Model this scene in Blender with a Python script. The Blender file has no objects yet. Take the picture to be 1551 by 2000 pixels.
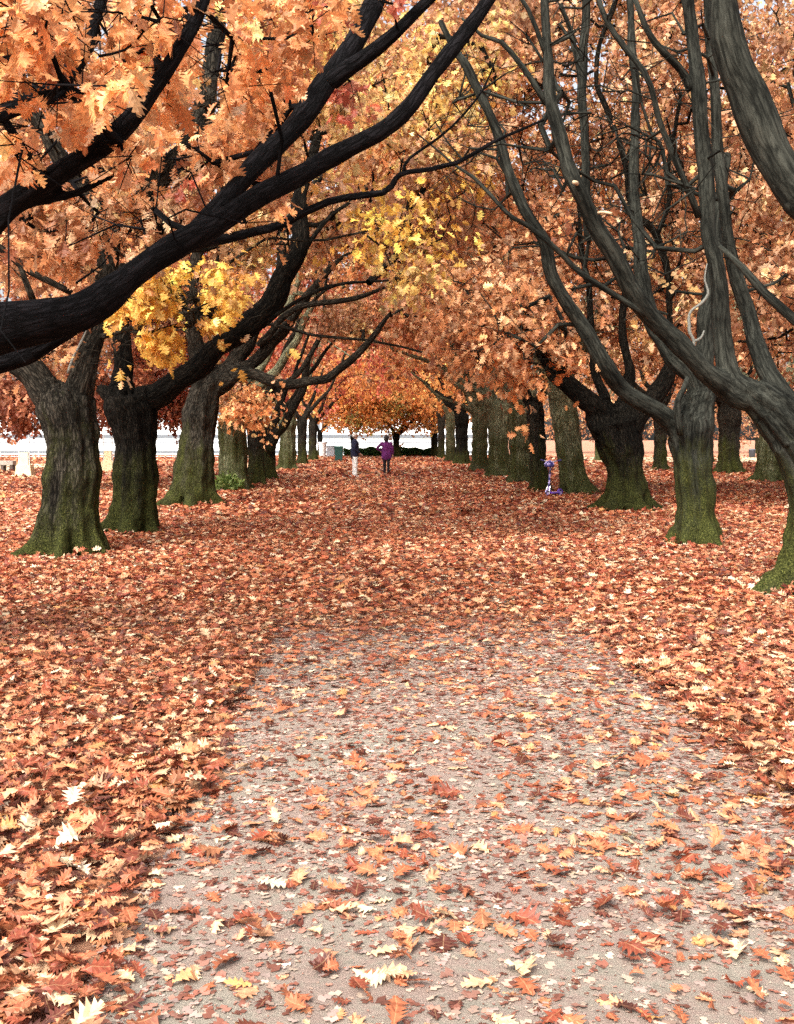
import bpy, math, random
import numpy as np
from mathutils import Vector
R = math.radians
rng = np.random.default_rng(7)
random.seed(7)
sc = bpy.context.scene
col = sc.collection

# ------------------------------------------------------------ camera, sky, sun
F = 2100.0                       # focal length in photo pixels (photo 1551 x 2000)
CX, HZ, EYE = 775.5, 858.0, 1.5
cam = bpy.data.cameras.new('camera'); camo = bpy.data.objects.new('camera', cam); col.objects.link(camo)
camo.location = (0, 0, EYE); camo.rotation_euler = (R(90), 0, 0)
cam.sensor_fit = 'VERTICAL'; cam.sensor_height = 36; cam.lens = 36 * F / 2000
cam.shift_y = -(1000 - HZ) / 2000
cam.clip_end = 3000; cam.clip_start = .05
sc.camera = camo
SUN_EL, SUN_AZ = 47, 205         # azimuth the sunlight comes from, clockwise from +Y
w = bpy.data.worlds.new('World'); sc.world = w; w.use_nodes = True
nt = w.node_tree; nt.nodes.clear()
sky = nt.nodes.new('ShaderNodeTexSky'); sky.sky_type = 'NISHITA'; sky.sun_disc = False
sky.sun_elevation = R(SUN_EL); sky.sun_rotation = R(SUN_AZ); sky.air_density = 1.0; sky.dust_density = 6.0; sky.ozone_density = 1.0
bg = nt.nodes.new('ShaderNodeBackground'); bg.inputs[1].default_value = 0.15
wo = nt.nodes.new('ShaderNodeOutputWorld'); hz_ = nt.nodes.new('ShaderNodeHueSaturation'); hz_.inputs['Saturation'].default_value = .35; nt.links.new(sky.outputs[0], hz_.inputs['Color']); nt.links.new(hz_.outputs[0], bg.inputs[0]); nt.links.new(bg.outputs[0], wo.inputs[0])
sl = bpy.data.lights.new('sun', 'SUN'); sl.energy = 2.2; sl.angle = R(25); sl.color = (1, .95, .87)
so = bpy.data.objects.new('sun', sl); col.objects.link(so)
sd = Vector((math.sin(R(SUN_AZ)) * math.cos(R(SUN_EL)), math.cos(R(SUN_AZ)) * math.cos(R(SUN_EL)), math.sin(R(SUN_EL))))
so.rotation_euler = sd.to_track_quat('Z', 'Y').to_euler(); so.location = (0, 0, 30)
sc.view_settings.view_transform = 'Standard'; sc.view_settings.look = 'None'
sc.view_settings.exposure = 1.25; sc.view_settings.gamma = 1
cy = sc.cycles
cy.use_denoising = False
cy.max_bounces = 6; cy.diffuse_bounces = 4; cy.glossy_bounces = 2; cy.transmission_bounces = 4; cy.transparent_max_bounces = 4

# ------------------------------------------------------------ helpers
def P(px, py, D): return np.array([(px - CX) / F * D, D, EYE - (py - HZ) / F * D])
def tag(o, label=None, cat=None, group=None, kind=None):
    if label: o['label'] = label
    if cat: o['category'] = cat
    if group: o['group'] = group
    if kind: o['kind'] = kind
    return o
def empty(name, loc=(0, 0, 0), rz=0):
    o = bpy.data.objects.new(name, None); col.objects.link(o); o.location = loc; o.rotation_euler = (0, 0, rz)
    o.empty_display_size = .2
    return o
def link(name, me, mat, parent=None, local=False):
    o = bpy.data.objects.new(name, me); col.objects.link(o)
    if mat and not me.materials: me.materials.append(mat)
    if parent:
        o.parent = parent
        if not local:            # mesh was made in world coordinates
            o.location = [-c for c in parent.location]
    return o
def mesh(name, V, polys, sizes=None, smooth=False):
    """V (n,3); polys: flat loop index array with sizes, or list of lists"""
    me = bpy.data.meshes.new(name)
    V = np.asarray(V, dtype=np.float32)
    if sizes is None:
        sizes = np.array([len(p) for p in polys], dtype=np.int32)
        polys = np.array([i for p in polys for i in p], dtype=np.int32)
    me.vertices.add(len(V)); me.vertices.foreach_set('co', V.ravel())
    me.loops.add(len(polys)); me.loops.foreach_set('vertex_index', np.asarray(polys, dtype=np.int32))
    me.polygons.add(len(sizes))
    st = np.zeros(len(sizes), dtype=np.int32); st[1:] = np.cumsum(sizes)[:-1]
    me.polygons.foreach_set('loop_start', st); me.polygons.foreach_set('loop_total', np.asarray(sizes, dtype=np.int32))
    me.polygons.foreach_set('use_smooth', np.full(len(sizes), smooth, dtype=bool))
    me.update(calc_edges=True)
    return me
def pnoise(p, s, seed=0):
    """cheap smooth 3-D pseudo noise in -1..1"""
    p = np.asarray(p) * s; o = np.zeros(len(p)); r = np.random.default_rng(seed)
    for k in range(7):
        d = r.normal(size=3); d /= np.linalg.norm(d); f = .6 + 1.3 * r.random()
        o += np.sin(p @ d * f * 2.2 + r.random() * 6.28 + 1.3 * np.sin(p @ r.normal(size=3) * .7 + r.random() * 6))
    return o / 4.2
class MB:
    """collects simple shapes into one mesh (local coordinates)"""
    def __init__(s): s.V = []; s.P = []
    def add(s, V, P_):
        n = len(s.V); s.V += [tuple(v) for v in V]; s.P += [[i + n for i in p] for p in P_]
    def box(s, x0, x1, y0, y1, z0, z1, b=0):
        if b <= 0:
            V = [(x, y, z) for z in (z0, z1) for y in (y0, y1) for x in (x0, x1)]
            s.add(V, [[0, 2, 3, 1], [4, 5, 7, 6], [0, 1, 5, 4], [2, 6, 7, 3], [0, 4, 6, 2], [1, 3, 7, 5]])
        else:
            n = len(s.V)
            rings = [(z0, b), (z0 + b, 0), (z1 - b, 0), (z1, b)]
            V = []
            for z, i in rings:
                a0, a1, c0, c1 = x0 + i, x1 - i, y0 + i, y1 - i; k = b * .6
                V += [(a0 + k, c0, z), (a1 - k, c0, z), (a1, c0 + k, z), (a1, c1 - k, z), (a1 - k, c1, z), (a0 + k, c1, z), (a0, c1 - k, z), (a0, c0 + k, z)]
            Pq = [[j * 8 + i, j * 8 + (i + 1) % 8, (j + 1) * 8 + (i + 1) % 8, (j + 1) * 8 + i] for j in range(3) for i in range(8)]
            Pq += [list(range(7, -1, -1)), list(range(24, 32))]
            s.add(V, Pq)
    def tube(s, pts, rad, n=10, caps=True):
        V, Pq = tube(np.array(pts, float), np.array(rad, float) * np.ones(len(pts)), n, caps)
        s.add(V, Pq)
    def frustum(s, c, w0, d0, w1, d1, z0, z1):
        x, y = c
        V = [(x - w0/2, y - d0/2, z0), (x + w0/2, y - d0/2, z0), (x + w0/2, y + d0/2, z0), (x - w0/2, y + d0/2, z0),
             (x - w1/2, y - d1/2, z1), (x + w1/2, y - d1/2, z1), (x + w1/2, y + d1/2, z1), (x - w1/2, y + d1/2, z1)]
        s.add(V, [[3, 2, 1, 0], [4, 5, 6, 7], [0, 1, 5, 4], [1, 2, 6, 5], [2, 3, 7, 6], [3, 0, 4, 7]])
    def ball(s, c, r, nu=14, nv=9, z0=-1.0):
        V, Pq = [], []
        r = np.array(r) * np.ones(3)
        for j in range(nv + 1):
            ph = math.asin(max(-1, min(1, z0 + (1 - z0) * j / nv)))
            for i in range(nu):
                t = 2 * math.pi * i / nu
                V.append((c[0] + r[0] * math.cos(ph) * math.cos(t), c[1] + r[1] * math.cos(ph) * math.sin(t), c[2] + r[2] * math.sin(ph)))
        Pq = [[j * nu + i, j * nu + (i + 1) % nu, (j + 1) * nu + (i + 1) % nu, (j + 1) * nu + i] for j in range(nv) for i in range(nu)]
        Pq.append(list(range(nu - 1, -1, -1)))
        s.add(V, Pq)
    def build(s, name, mat, parent=None, smooth=False):
        return link(name, mesh(name, s.V, s.P, smooth=smooth), mat, parent, local=True)
def frames(pts):
    t = np.gradient(pts, axis=0); t /= np.linalg.norm(t, axis=1)[:, None] + 1e-9
    ref = np.array([0, 1, 0.]) if abs(t[0][1]) < .9 else np.array([1., 0, 0])
    u = np.cross(ref, t[0]); u /= np.linalg.norm(u)
    U = []
    for i in range(len(pts)):
        u = u - t[i] * (u @ t[i]); u /= np.linalg.norm(u) + 1e-9; U.append(u)
    U = np.array(U)
    return t, U, np.cross(t, U)
def tube(pts, rad, n=16, caps=True):
    t, U, W = frames(pts)
    a = np.arange(n) / n * 2 * np.pi
    V = (pts[:, None] + rad[:, None, None] * (np.cos(a)[None, :, None] * U[:, None] + np.sin(a)[None, :, None] * W[:, None])).reshape(-1, 3)
    m = len(pts)
    Pq = [[j * n + i, j * n + (i + 1) % n, (j + 1) * n + (i + 1) % n, (j + 1) * n + i] for j in range(m - 1) for i in range(n)]
    if caps: Pq += [list(range(n - 1, -1, -1)), list(range((m - 1) * n, m * n))]
    return V, Pq
def spline(c, step):
    """Catmull-Rom through rows of c (any width), roughly step apart in xyz"""
    c = np.asarray(c, float)
    if len(c) < 2: return c
    e = np.vstack([2 * c[0] - c[1], c, 2 * c[-1] - c[-2]])
    out = []
    for i in range(1, len(e) - 2):
        p0, p1, p2, p3 = e[i - 1:i + 3]
        n = max(2, int(np.linalg.norm((p2 - p1)[:3]) / step))
        for k in range(n):
            t = k / n
            out.append(.5 * ((2 * p1) + (-p0 + p2) * t + (2 * p0 - 5 * p1 + 4 * p2 - p3) * t * t + (-p0 + 3 * p1 - 3 * p2 + p3) * t ** 3))
    out.append(c[-1])
    return np.array(out)
def remesh(V, Pq, voxel, smooth_it=3):
    me = mesh('tmp', V, Pq)
    o = bpy.data.objects.new('tmp', me); col.objects.link(o)
    m = o.modifiers.new('r', 'REMESH'); m.mode = 'VOXEL'; m.voxel_size = voxel; m.adaptivity = 0
    if smooth_it:
        m2 = o.modifiers.new('s', 'SMOOTH'); m2.iterations = smooth_it; m2.factor = .5
    dg = bpy.context.evaluated_depsgraph_get(); dg.update()
    ev = bpy.data.meshes.new_from_object(o.evaluated_get(dg))
    bpy.data.objects.remove(o); bpy.data.meshes.remove(me)
    return ev
def organic(name, polys, voxel, mat, parent, smooth_it=3, n=14):
    """capsule chains [(x,y,z,r)...] fused into one continuous surface, local coordinates"""
    V, Pq = [], []
    for pl in polys:
        s = spline(pl, .03); v, p = tube(s[:, :3], np.maximum(s[:, 3], .003), n)
        k = len(V); V += list(v); Pq += [[i + k for i in q] for q in p]
        for e in (s[0], s[-1]):
            b = MB(); b.ball(e[:3], e[3] * .98, 10, 6); k = len(V); V += b.V; Pq += [[i + k for i in q] for q in b.P]
    me = remesh(np.array(V), Pq, voxel, smooth_it)
    me.polygons.foreach_set('use_smooth', np.full(len(me.polygons), True))
    me.materials.clear()
    return link(name, me, mat, parent, local=True)

# ------------------------------------------------------------ materials
def newmat(name):
    m = bpy.data.materials.new(name); m.use_nodes = True
    n = m.node_tree; n.nodes.clear()
    return m, n, n.nodes.new, n.links.new
def ramp(N, stops, interp='LINEAR'):
    r = N('ShaderNodeValToRGB'); r.color_ramp.interpolation = interp
    e = r.color_ramp.elements
    while len(e) < len(stops): e.new(.5)
    for i, (p, c) in enumerate(stops):
        e[i].position = p; e[i].color = (*c, 1) if len(c) == 3 else c
    return r
def plain(name, c, rough=.6, var=.12, scale=20, metal=0, bump=0):
    m, n, N, L = newmat(name)
    tc = N('ShaderNodeTexCoord'); no = N('ShaderNodeTexNoise'); no.inputs['Scale'].default_value = scale; no.inputs['Detail'].default_value = 5
    L(tc.outputs['Object'], no.inputs['Vector'])
    r = ramp(N, [(.3, tuple(x * (1 - var) for x in c)), (.7, tuple(min(1, x * (1 + var)) for x in c))])
    L(no.outputs[0], r.inputs[0])
    b = N('ShaderNodeBsdfPrincipled'); b.inputs['Roughness'].default_value = rough; b.inputs['Metallic'].default_value = metal
    L(r.outputs[0], b.inputs['Base Color'])
    if bump:
        bp = N('ShaderNodeBump'); bp.inputs['Strength'].default_value = bump; bp.inputs['Distance'].default_value = .02
        L(no.outputs[0], bp.inputs['Height']); L(bp.outputs[0], b.inputs['Normal'])
    o = N('ShaderNodeOutputMaterial'); L(b.outputs[0], o.inputs[0])
    return m
def leafmat(name, trans=.35, rough=.55, veins=False):
    m, n, N, L = newmat(name)
    at = N('ShaderNodeAttribute'); at.attribute_name = 'lc'
    c = at.outputs['Color']
    if veins:
        lv = N('ShaderNodeAttribute'); lv.attribute_name = 'lv'
        sp = N('ShaderNodeSeparateXYZ'); L(lv.outputs['Vector'], sp.inputs[0])
        ab = N('ShaderNodeMath'); ab.operation = 'ABSOLUTE'; L(sp.outputs[1], ab.inputs[0])
        mid = N('ShaderNodeMapRange'); mid.inputs[1].default_value = .006; mid.inputs[2].default_value = .02; mid.inputs[3].default_value = 1; mid.inputs[4].default_value = 0
        L(ab.outputs[0], mid.inputs[0])
        # side veins: lines slanting forward from the midrib
        sv = N('ShaderNodeMath'); sv.operation = 'MULTIPLY_ADD'; sv.inputs[1].default_value = -.75; L(ab.outputs[0], sv.inputs[0]); L(sp.outputs[0], sv.inputs[2])
        fr = N('ShaderNodeMath'); fr.operation = 'MULTIPLY'; fr.inputs[1].default_value = 6.3; L(sv.outputs[0], fr.inputs[0])
        f2 = N('ShaderNodeMath'); f2.operation = 'PINGPONG'; f2.inputs[1].default_value = .5; L(fr.outputs[0], f2.inputs[0])
        f3 = N('ShaderNodeMapRange'); f3.inputs[1].default_value = .0; f3.inputs[2].default_value = .07; f3.inputs[3].default_value = .7; f3.inputs[4].default_value = 0
        L(f2.outputs[0], f3.inputs[0])
        mx = N('ShaderNodeMath'); mx.operation = 'MAXIMUM'; L(mid.outputs[0], mx.inputs[0]); L(f3.outputs[0], mx.inputs[1])
        geo = N('ShaderNodeNewGeometry')
        no = N('ShaderNodeTexNoise'); no.inputs['Scale'].default_value = 55; no.inputs['Detail'].default_value = 4; L(geo.outputs['Position'], no.inputs['Vector'])
        hv = N('ShaderNodeHueSaturation'); L(c, hv.inputs['Color'])
        mr = N('ShaderNodeMapRange'); mr.inputs[1].default_value = .3; mr.inputs[2].default_value = .7; mr.inputs[3].default_value = .68; mr.inputs[4].default_value = 1.25
        L(no.outputs[0], mr.inputs[0]); L(mr.outputs[0], hv.inputs['Value'])
        mixc = N('ShaderNodeMix'); mixc.data_type = 'RGBA'; mixc.blend_type = 'MIX'
        br = N('ShaderNodeMix'); br.data_type = 'RGBA'; br.blend_type = 'MIX'; br.inputs[0].default_value = .35
        L(hv.outputs[0], br.inputs[6]); br.inputs[7].default_value = (.75, .5, .25, 1)
        sc2 = N('ShaderNodeMath'); sc2.operation = 'MULTIPLY'; sc2.inputs[1].default_value = .7; L(mx.outputs[0], sc2.inputs[0])
        L(sc2.outputs[0], mixc.inputs[0]); L(hv.outputs[0], mixc.inputs[6]); L(br.outputs[2], mixc.inputs[7])
        c = mixc.outputs[2]
    b = N('ShaderNodeBsdfPrincipled'); b.inputs['Roughness'].default_value = rough; b.inputs['Specular IOR Level'].default_value = .35
    L(c, b.inputs['Base Color'])
    t = N('ShaderNodeBsdfTranslucent'); L(c, t.inputs[0])
    mx2 = N('ShaderNodeMixShader'); mx2.inputs[0].default_value = trans
    L(b.outputs[0], mx2.inputs[1]); L(t.outputs[0], mx2.inputs[2])
    o = N('ShaderNodeOutputMaterial'); L(mx2.outputs[0], o.inputs[0])
    return m
def barkmat(name, dark, light, moss, mossh=1.9, bump=1.0, ridge=.4):
    m, n, N, L = newmat(name)
    at = N('ShaderNodeAttribute'); at.attribute_name = 'bk'
    mp = N('ShaderNodeMapping'); mp.inputs['Scale'].default_value = (1, 1, .10); L(at.outputs['Vector'], mp.inputs[0])
    n1 = N('ShaderNodeTexNoise'); n1.inputs['Scale'].default_value = 26; n1.inputs['Detail'].default_value = 8; n1.inputs['Roughness'].default_value = .65; n1.inputs['Distortion'].default_value = .6
    L(mp.outputs[0], n1.inputs['Vector'])
    vo = N('ShaderNodeTexVoronoi'); vo.feature = 'DISTANCE_TO_EDGE'; vo.inputs['Scale'].default_value = 27
    ad = N('ShaderNodeVectorMath'); ad.operation = 'MULTIPLY_ADD'; ad.inputs[1].default_value = (.07, .07, .09)
    mpv = N('ShaderNodeMapping'); mpv.inputs['Scale'].default_value = (1, 1, .24); L(at.outputs['Vector'], mpv.inputs[0]); L(n1.outputs['Color'], ad.inputs[0]); L(mpv.outputs[0], ad.inputs[2]); L(ad.outputs[0], vo.inputs['Vector'])
    vr = N('ShaderNodeMapRange'); vr.inputs[1].default_value = 0; vr.inputs[2].default_value = .22; L(vo.outputs[0], vr.inputs[0])
    hh = N('ShaderNodeMath'); hh.operation = 'MULTIPLY_ADD'; hh.inputs[1].default_value = ridge; L(vr.outputs[0], hh.inputs[0]); L(n1.outputs[0], hh.inputs[2])
    r = ramp(N, [(.34, tuple(x * .4 for x in dark)), (.45 + ridge * .35, dark), (.62 + ridge * .8, light)])
    L(hh.outputs[0], r.inputs[0])
    # patchy large tone
    n2 = N('ShaderNodeTexNoise'); n2.inputs['Scale'].default_value = 2.2; n2.inputs['Detail'].default_value = 6
    geo = N('ShaderNodeNewGeometry'); L(geo.outputs['Position'], n2.inputs['Vector'])
    hs = N('ShaderNodeHueSaturation'); L(r.outputs[0], hs.inputs['Color'])
    m2 = N('ShaderNodeMapRange'); m2.inputs[1].default_value = .35; m2.inputs[2].default_value = .68; m2.inputs[3].default_value = .65; m2.inputs[4].default_value = 1.45
    L(n2.outputs[0], m2.inputs[0]); L(m2.outputs[0], hs.inputs['Value'])
    # moss and algae, thick near the root, thinning upward
    sp = N('ShaderNodeSeparateXYZ'); L(geo.outputs['Position'], sp.inputs[0])
    zf = N('ShaderNodeMapRange'); zf.inputs[1].default_value = mossh; zf.inputs[2].default_value = .15; zf.inputs[3].default_value = -.12; zf.inputs[4].default_value = .62; L(sp.outputs[2], zf.inputs[0])
    n3 = N('ShaderNodeTexNoise'); n3.inputs['Scale'].default_value = 5.5; n3.inputs['Detail'].default_value = 9; n3.inputs['Roughness'].default_value = .7; L(mp.outputs[0], n3.inputs['Vector'])
    n4 = N('ShaderNodeTexNoise'); n4.inputs['Scale'].default_value = 70; n4.inputs['Detail'].default_value = 4; L(geo.outputs['Position'], n4.inputs['Vector'])
    n5 = N('ShaderNodeTexNoise'); n5.inputs['Scale'].default_value = 1.3; n5.inputs['Detail'].default_value = 6; L(geo.outputs['Position'], n5.inputs['Vector'])
    a0 = N('ShaderNodeMath'); a0.operation = 'MULTIPLY_ADD'; a0.inputs[1].default_value = .8; L(n5.outputs[0], a0.inputs[0]); a0.inputs[2].default_value = -.4
    a1 = N('ShaderNodeMath'); a1.operation = 'ADD'; L(a0.outputs[0], a1.inputs[0]); L(n3.outputs[0], a1.inputs[1])
    am = N('ShaderNodeMath'); am.operation = 'ADD'; L(zf.outputs[0], am.inputs[0]); L(a1.outputs[0], am.inputs[1])
    mm = N('ShaderNodeMapRange'); mm.inputs[1].default_value = .72; mm.inputs[2].default_value = 1.12; mm.inputs[3].default_value = 0; mm.inputs[4].default_value = moss; L(am.outputs[0], mm.inputs[0])
    mc = ramp(N, [(.35, (.008, .011, .002)), (.56, (.048, .052, .014)), (.78, (.165, .17, .04))]); L(n4.outputs[0], mc.inputs[0])
    mxm = N('ShaderNodeMix'); mxm.data_type = 'RGBA'; L(mm.outputs[0], mxm.inputs[0]); L(hs.outputs[0], mxm.inputs[6]); L(mc.outputs[0], mxm.inputs[7])
    b = N('ShaderNodeBsdfPrincipled'); b.inputs['Roughness'].default_value = .9; b.inputs['Specular IOR Level'].default_value = .08
    L(mxm.outputs[2], b.inputs['Base Color'])
    bp = N('ShaderNodeBump'); bp.inputs['Strength'].default_value = bump; bp.inputs['Distance'].default_value = .03
    L(hh.outputs[0], bp.inputs['Height']); L(bp.outputs[0], b.inputs['Normal'])
    o = N('ShaderNodeOutputMaterial'); L(b.outputs[0], o.inputs[0])
    return m
LEAF = leafmat('leaf', .46)
LEAFN = leafmat('leaf_near', .42, .5, veins=True)
LITTER = leafmat('litter', .12, .6)
LITTERN = leafmat('litter_near', .12, .55, veins=True)
BARK = {
    'black': barkmat('bark_backlit', (.0025, .0022, .0025), (.008, .0072, .0082), .75),  # near-black: backlit shade under the canopy put into the bark colour
    'brown': barkmat('bark_brown', (.011, .0095, .007), (.042, .036, .027), 1.0, 2.7),
    'dark': barkmat('bark_dark', (.004, .0035, .0025), (.016, .0135, .010), .9, 2.2),
    'grey': barkmat('bark_grey', (.009, .0095, .0075), (.034, .035, .028), 1.0, 2.6, .5, .12),
    'green': barkmat('bark_green', (.085, .088, .052), (.25, .25, .155), .9, 6.0),
}
PALE = plain('pale_deadwood', (.13, .13, .11), .8, .3, 40)
CUT = plain('cut_wood', (.50, .36, .22), .8, .15, 60)

# ------------------------------------------------------------ leaves
def half(sin_, tips):
    """red-oak outline: sinus points and lobe tips of one half, mirrored on the midrib"""
    V = []; Q = []
    ns = len(sin_)
    for x, y in sin_: V.append((x, 0, 0))                                  # midrib
    for sgn in (1, -1):
        o = len(V)
        for x, y in sin_: V.append((x, y * sgn, 0))
        for x, y in tips: V.append((x, y * sgn, 0))
        for i in range(ns - 1):
            q = [i, i + 1, o + i + 1, o + i] if sgn > 0 else [i, o + i, o + i + 1, i + 1]
            Q.append(q)
            t = [o + i, o + i + 1, o + ns + i] if sgn > 0 else [o + i, o + ns + i, o + i + 1]
            Q.append(t)
    return np.array(V), Q
T0, Q0 = half([(0.0, .012), (.13, .06), (.30, .11), (.50, .14), (.69, .13), (.86, .08), (1.0, .004)],
              [(.06, .10), (.24, .25), (.47, .36), (.70, .37), (.88, .24), (.97, .10)])
T1, Q1 = half([(0.0, .02), (.28, .09), (.55, .11), (.8, .09), (1.0, .01)], [(.20, .25), (.46, .38), (.74, .35), (.93, .17)])
T2 = np.array([(0, 0, 0), (.5, 0, 0), (1, 0, 0), (.30, .28, 0), (.48, .13, 0), (.72, .34, 0), (.30, -.28, 0), (.48, -.13, 0), (.72, -.34, 0)], float)
Q2 = [[0, 1, 4, 3], [1, 2, 5, 4], [0, 6, 7, 1], [1, 7, 8, 2]]
T3 = np.array([(0, 0, 0), (1, 0, 0), (.55, .36, 0), (.55, -.36, 0)], float)
Q3 = [[0, 1, 2], [0, 3, 1]]
LODS = [(T0, Q0), (T1, Q1), (T2, Q2), (T3, Q3)]
class Leaves:
    def __init__(s): s.b = []
    def add(s, lod, pos, ax, nrm, size, color, fold, curl, asp=None):
        if len(pos): s.b.append((lod, pos, ax, nrm, size, color, fold, curl))
    def build(s, name, mat, parent=None, uv=False):
        Vs, Ls, Ss, Cs, UVs = [], [], [], [], []; off = 0
        for lod, pos, ax, nrm, size, color, fold, curl in s.b:
            T, Q = LODS[lod]; n = len(pos); nv = len(T)
            ax = ax / (np.linalg.norm(ax, axis=1)[:, None] + 1e-9)
            nrm = nrm - ax * np.sum(ax * nrm, 1)[:, None]; nrm /= np.linalg.norm(nrm, axis=1)[:, None] + 1e-9
            sd_ = np.cross(nrm, ax)
            asp = (.8 + .45 * rng.random(n))[:, None]
            x = T[None, :, 0] * np.ones((n, 1)); y = T[None, :, 1] * asp
            tw = (rng.random(n)[:, None] - .5) * .5
            y2 = y + tw * .25 * x * x                                      # sideways sweep
            z = fold[:, None] * np.abs(y) + curl[:, None] * (x - .35) ** 2 + tw * x * y * 2
            if lod <= 1: z = z + .03 * rng.normal(size=(n, nv))
            xx = x * (1 - .25 * np.abs(curl[:, None]) * x)
            V = pos[:, None] + size[:, None, None] * (xx[..., None] * ax[:, None] + y2[..., None] * sd_[:, None] + z[..., None] * nrm[:, None])
            sizes = np.array([len(q) for q in Q]); flat = np.array([i for q in Q for i in q])
            Ls.append((flat[None] + (np.arange(n) * nv)[:, None] + off).ravel()); Ss.append(np.tile(sizes, n))
            Cs.append(np.repeat(color, len(Q), axis=0)); Vs.append(V.reshape(-1, 3)); off += n * nv
            if uv:
                u = np.stack([x, y, z * 0], -1); UVs.append(u.reshape(-1, 3))
        if not Vs: return None
        me = mesh(name, np.vstack(Vs), np.concatenate(Ls), np.concatenate(Ss))
        a = me.attributes.new('lc', 'FLOAT_COLOR', 'FACE')
        c = np.clip(np.vstack(Cs), 0, 1); c = np.hstack([c, np.ones((len(c), 1))]).astype(np.float32)
        a.data.foreach_set('color', c.ravel())
        if uv:
            a = me.attributes.new('lv', 'FLOAT_VECTOR', 'POINT'); a.data.foreach_set('vector', np.vstack(UVs).astype(np.float32).ravel())
        return link(name, me, mat, parent)
PAL = {
    'orange': [((.70, .29, .09), 4), ((.56, .19, .055), 3), ((.78, .40, .17), 3), ((.34, .10, .035), 2), ((.80, .50, .30), 1)],
    'rust': [((.48, .19, .07), 4), ((.60, .27, .11), 3), ((.24, .07, .028), 3.5), ((.66, .37, .19), 2), ((.74, .50, .32), 1.5)],
    'brown': [((.38, .17, .08), 4), ((.50, .25, .13), 3), ((.20, .07, .03), 3), ((.60, .36, .21), 2), ((.55, .38, .14), 1)],
    'yellow': [((.72, .50, .13), 4), ((.80, .64, .24), 3), ((.60, .35, .10), 3.5), ((.38, .18, .06), 3), ((.66, .50, .26), 1)],
    'gold': [((.60, .35, .12), 4), ((.48, .23, .09), 4), ((.74, .54, .20), 2), ((.24, .10, .04), 3), ((.64, .44, .28), 1.8)],
    'red': [((.46, .08, .04), 4), ((.28, .04, .02), 3), ((.56, .18, .08), 2), ((.66, .30, .18), 1)],
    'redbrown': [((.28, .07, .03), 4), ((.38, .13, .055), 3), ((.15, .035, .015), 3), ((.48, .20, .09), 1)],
    'golden': [((.80, .47, .06), 4), ((.86, .60, .13), 3), ((.62, .31, .05), 3), ((.40, .16, .04), 2)],
    'arch': [((.72, .30, .08), 4), ((.62, .24, .06), 3), ((.78, .42, .12), 3), ((.40, .13, .04), 2)],
    'olive': [((.24, .22, .05), 4), ((.37, .28, .06), 2), ((.42, .22, .05), 2), ((.12, .10, .02), 2)],
    'pink': [((.56, .28, .14), 3), ((.42, .17, .075), 4), ((.68, .43, .27), 2.5), ((.24, .08, .035), 3.5), ((.74, .54, .34), 1.5), ((.60, .40, .14), 1)],
}
def pick(pal, n, base=None):
    cols = np.array([c for c, k in PAL[pal]]); wt = np.array([k for c, k in PAL[pal]], float); wt /= wt.sum()
    i = rng.choice(len(cols), n, p=wt)
    c = cols[i]
    if base is not None: c = c * .55 + base * .45
    c = c * .95 + c.mean(axis=1, keepdims=True) * .05; c = c * np.array([[1, 1.0, .92]])
    return (c * 1.04 + .012) * np.exp(rng.normal(size=(n, 1)) * .26)

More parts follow.
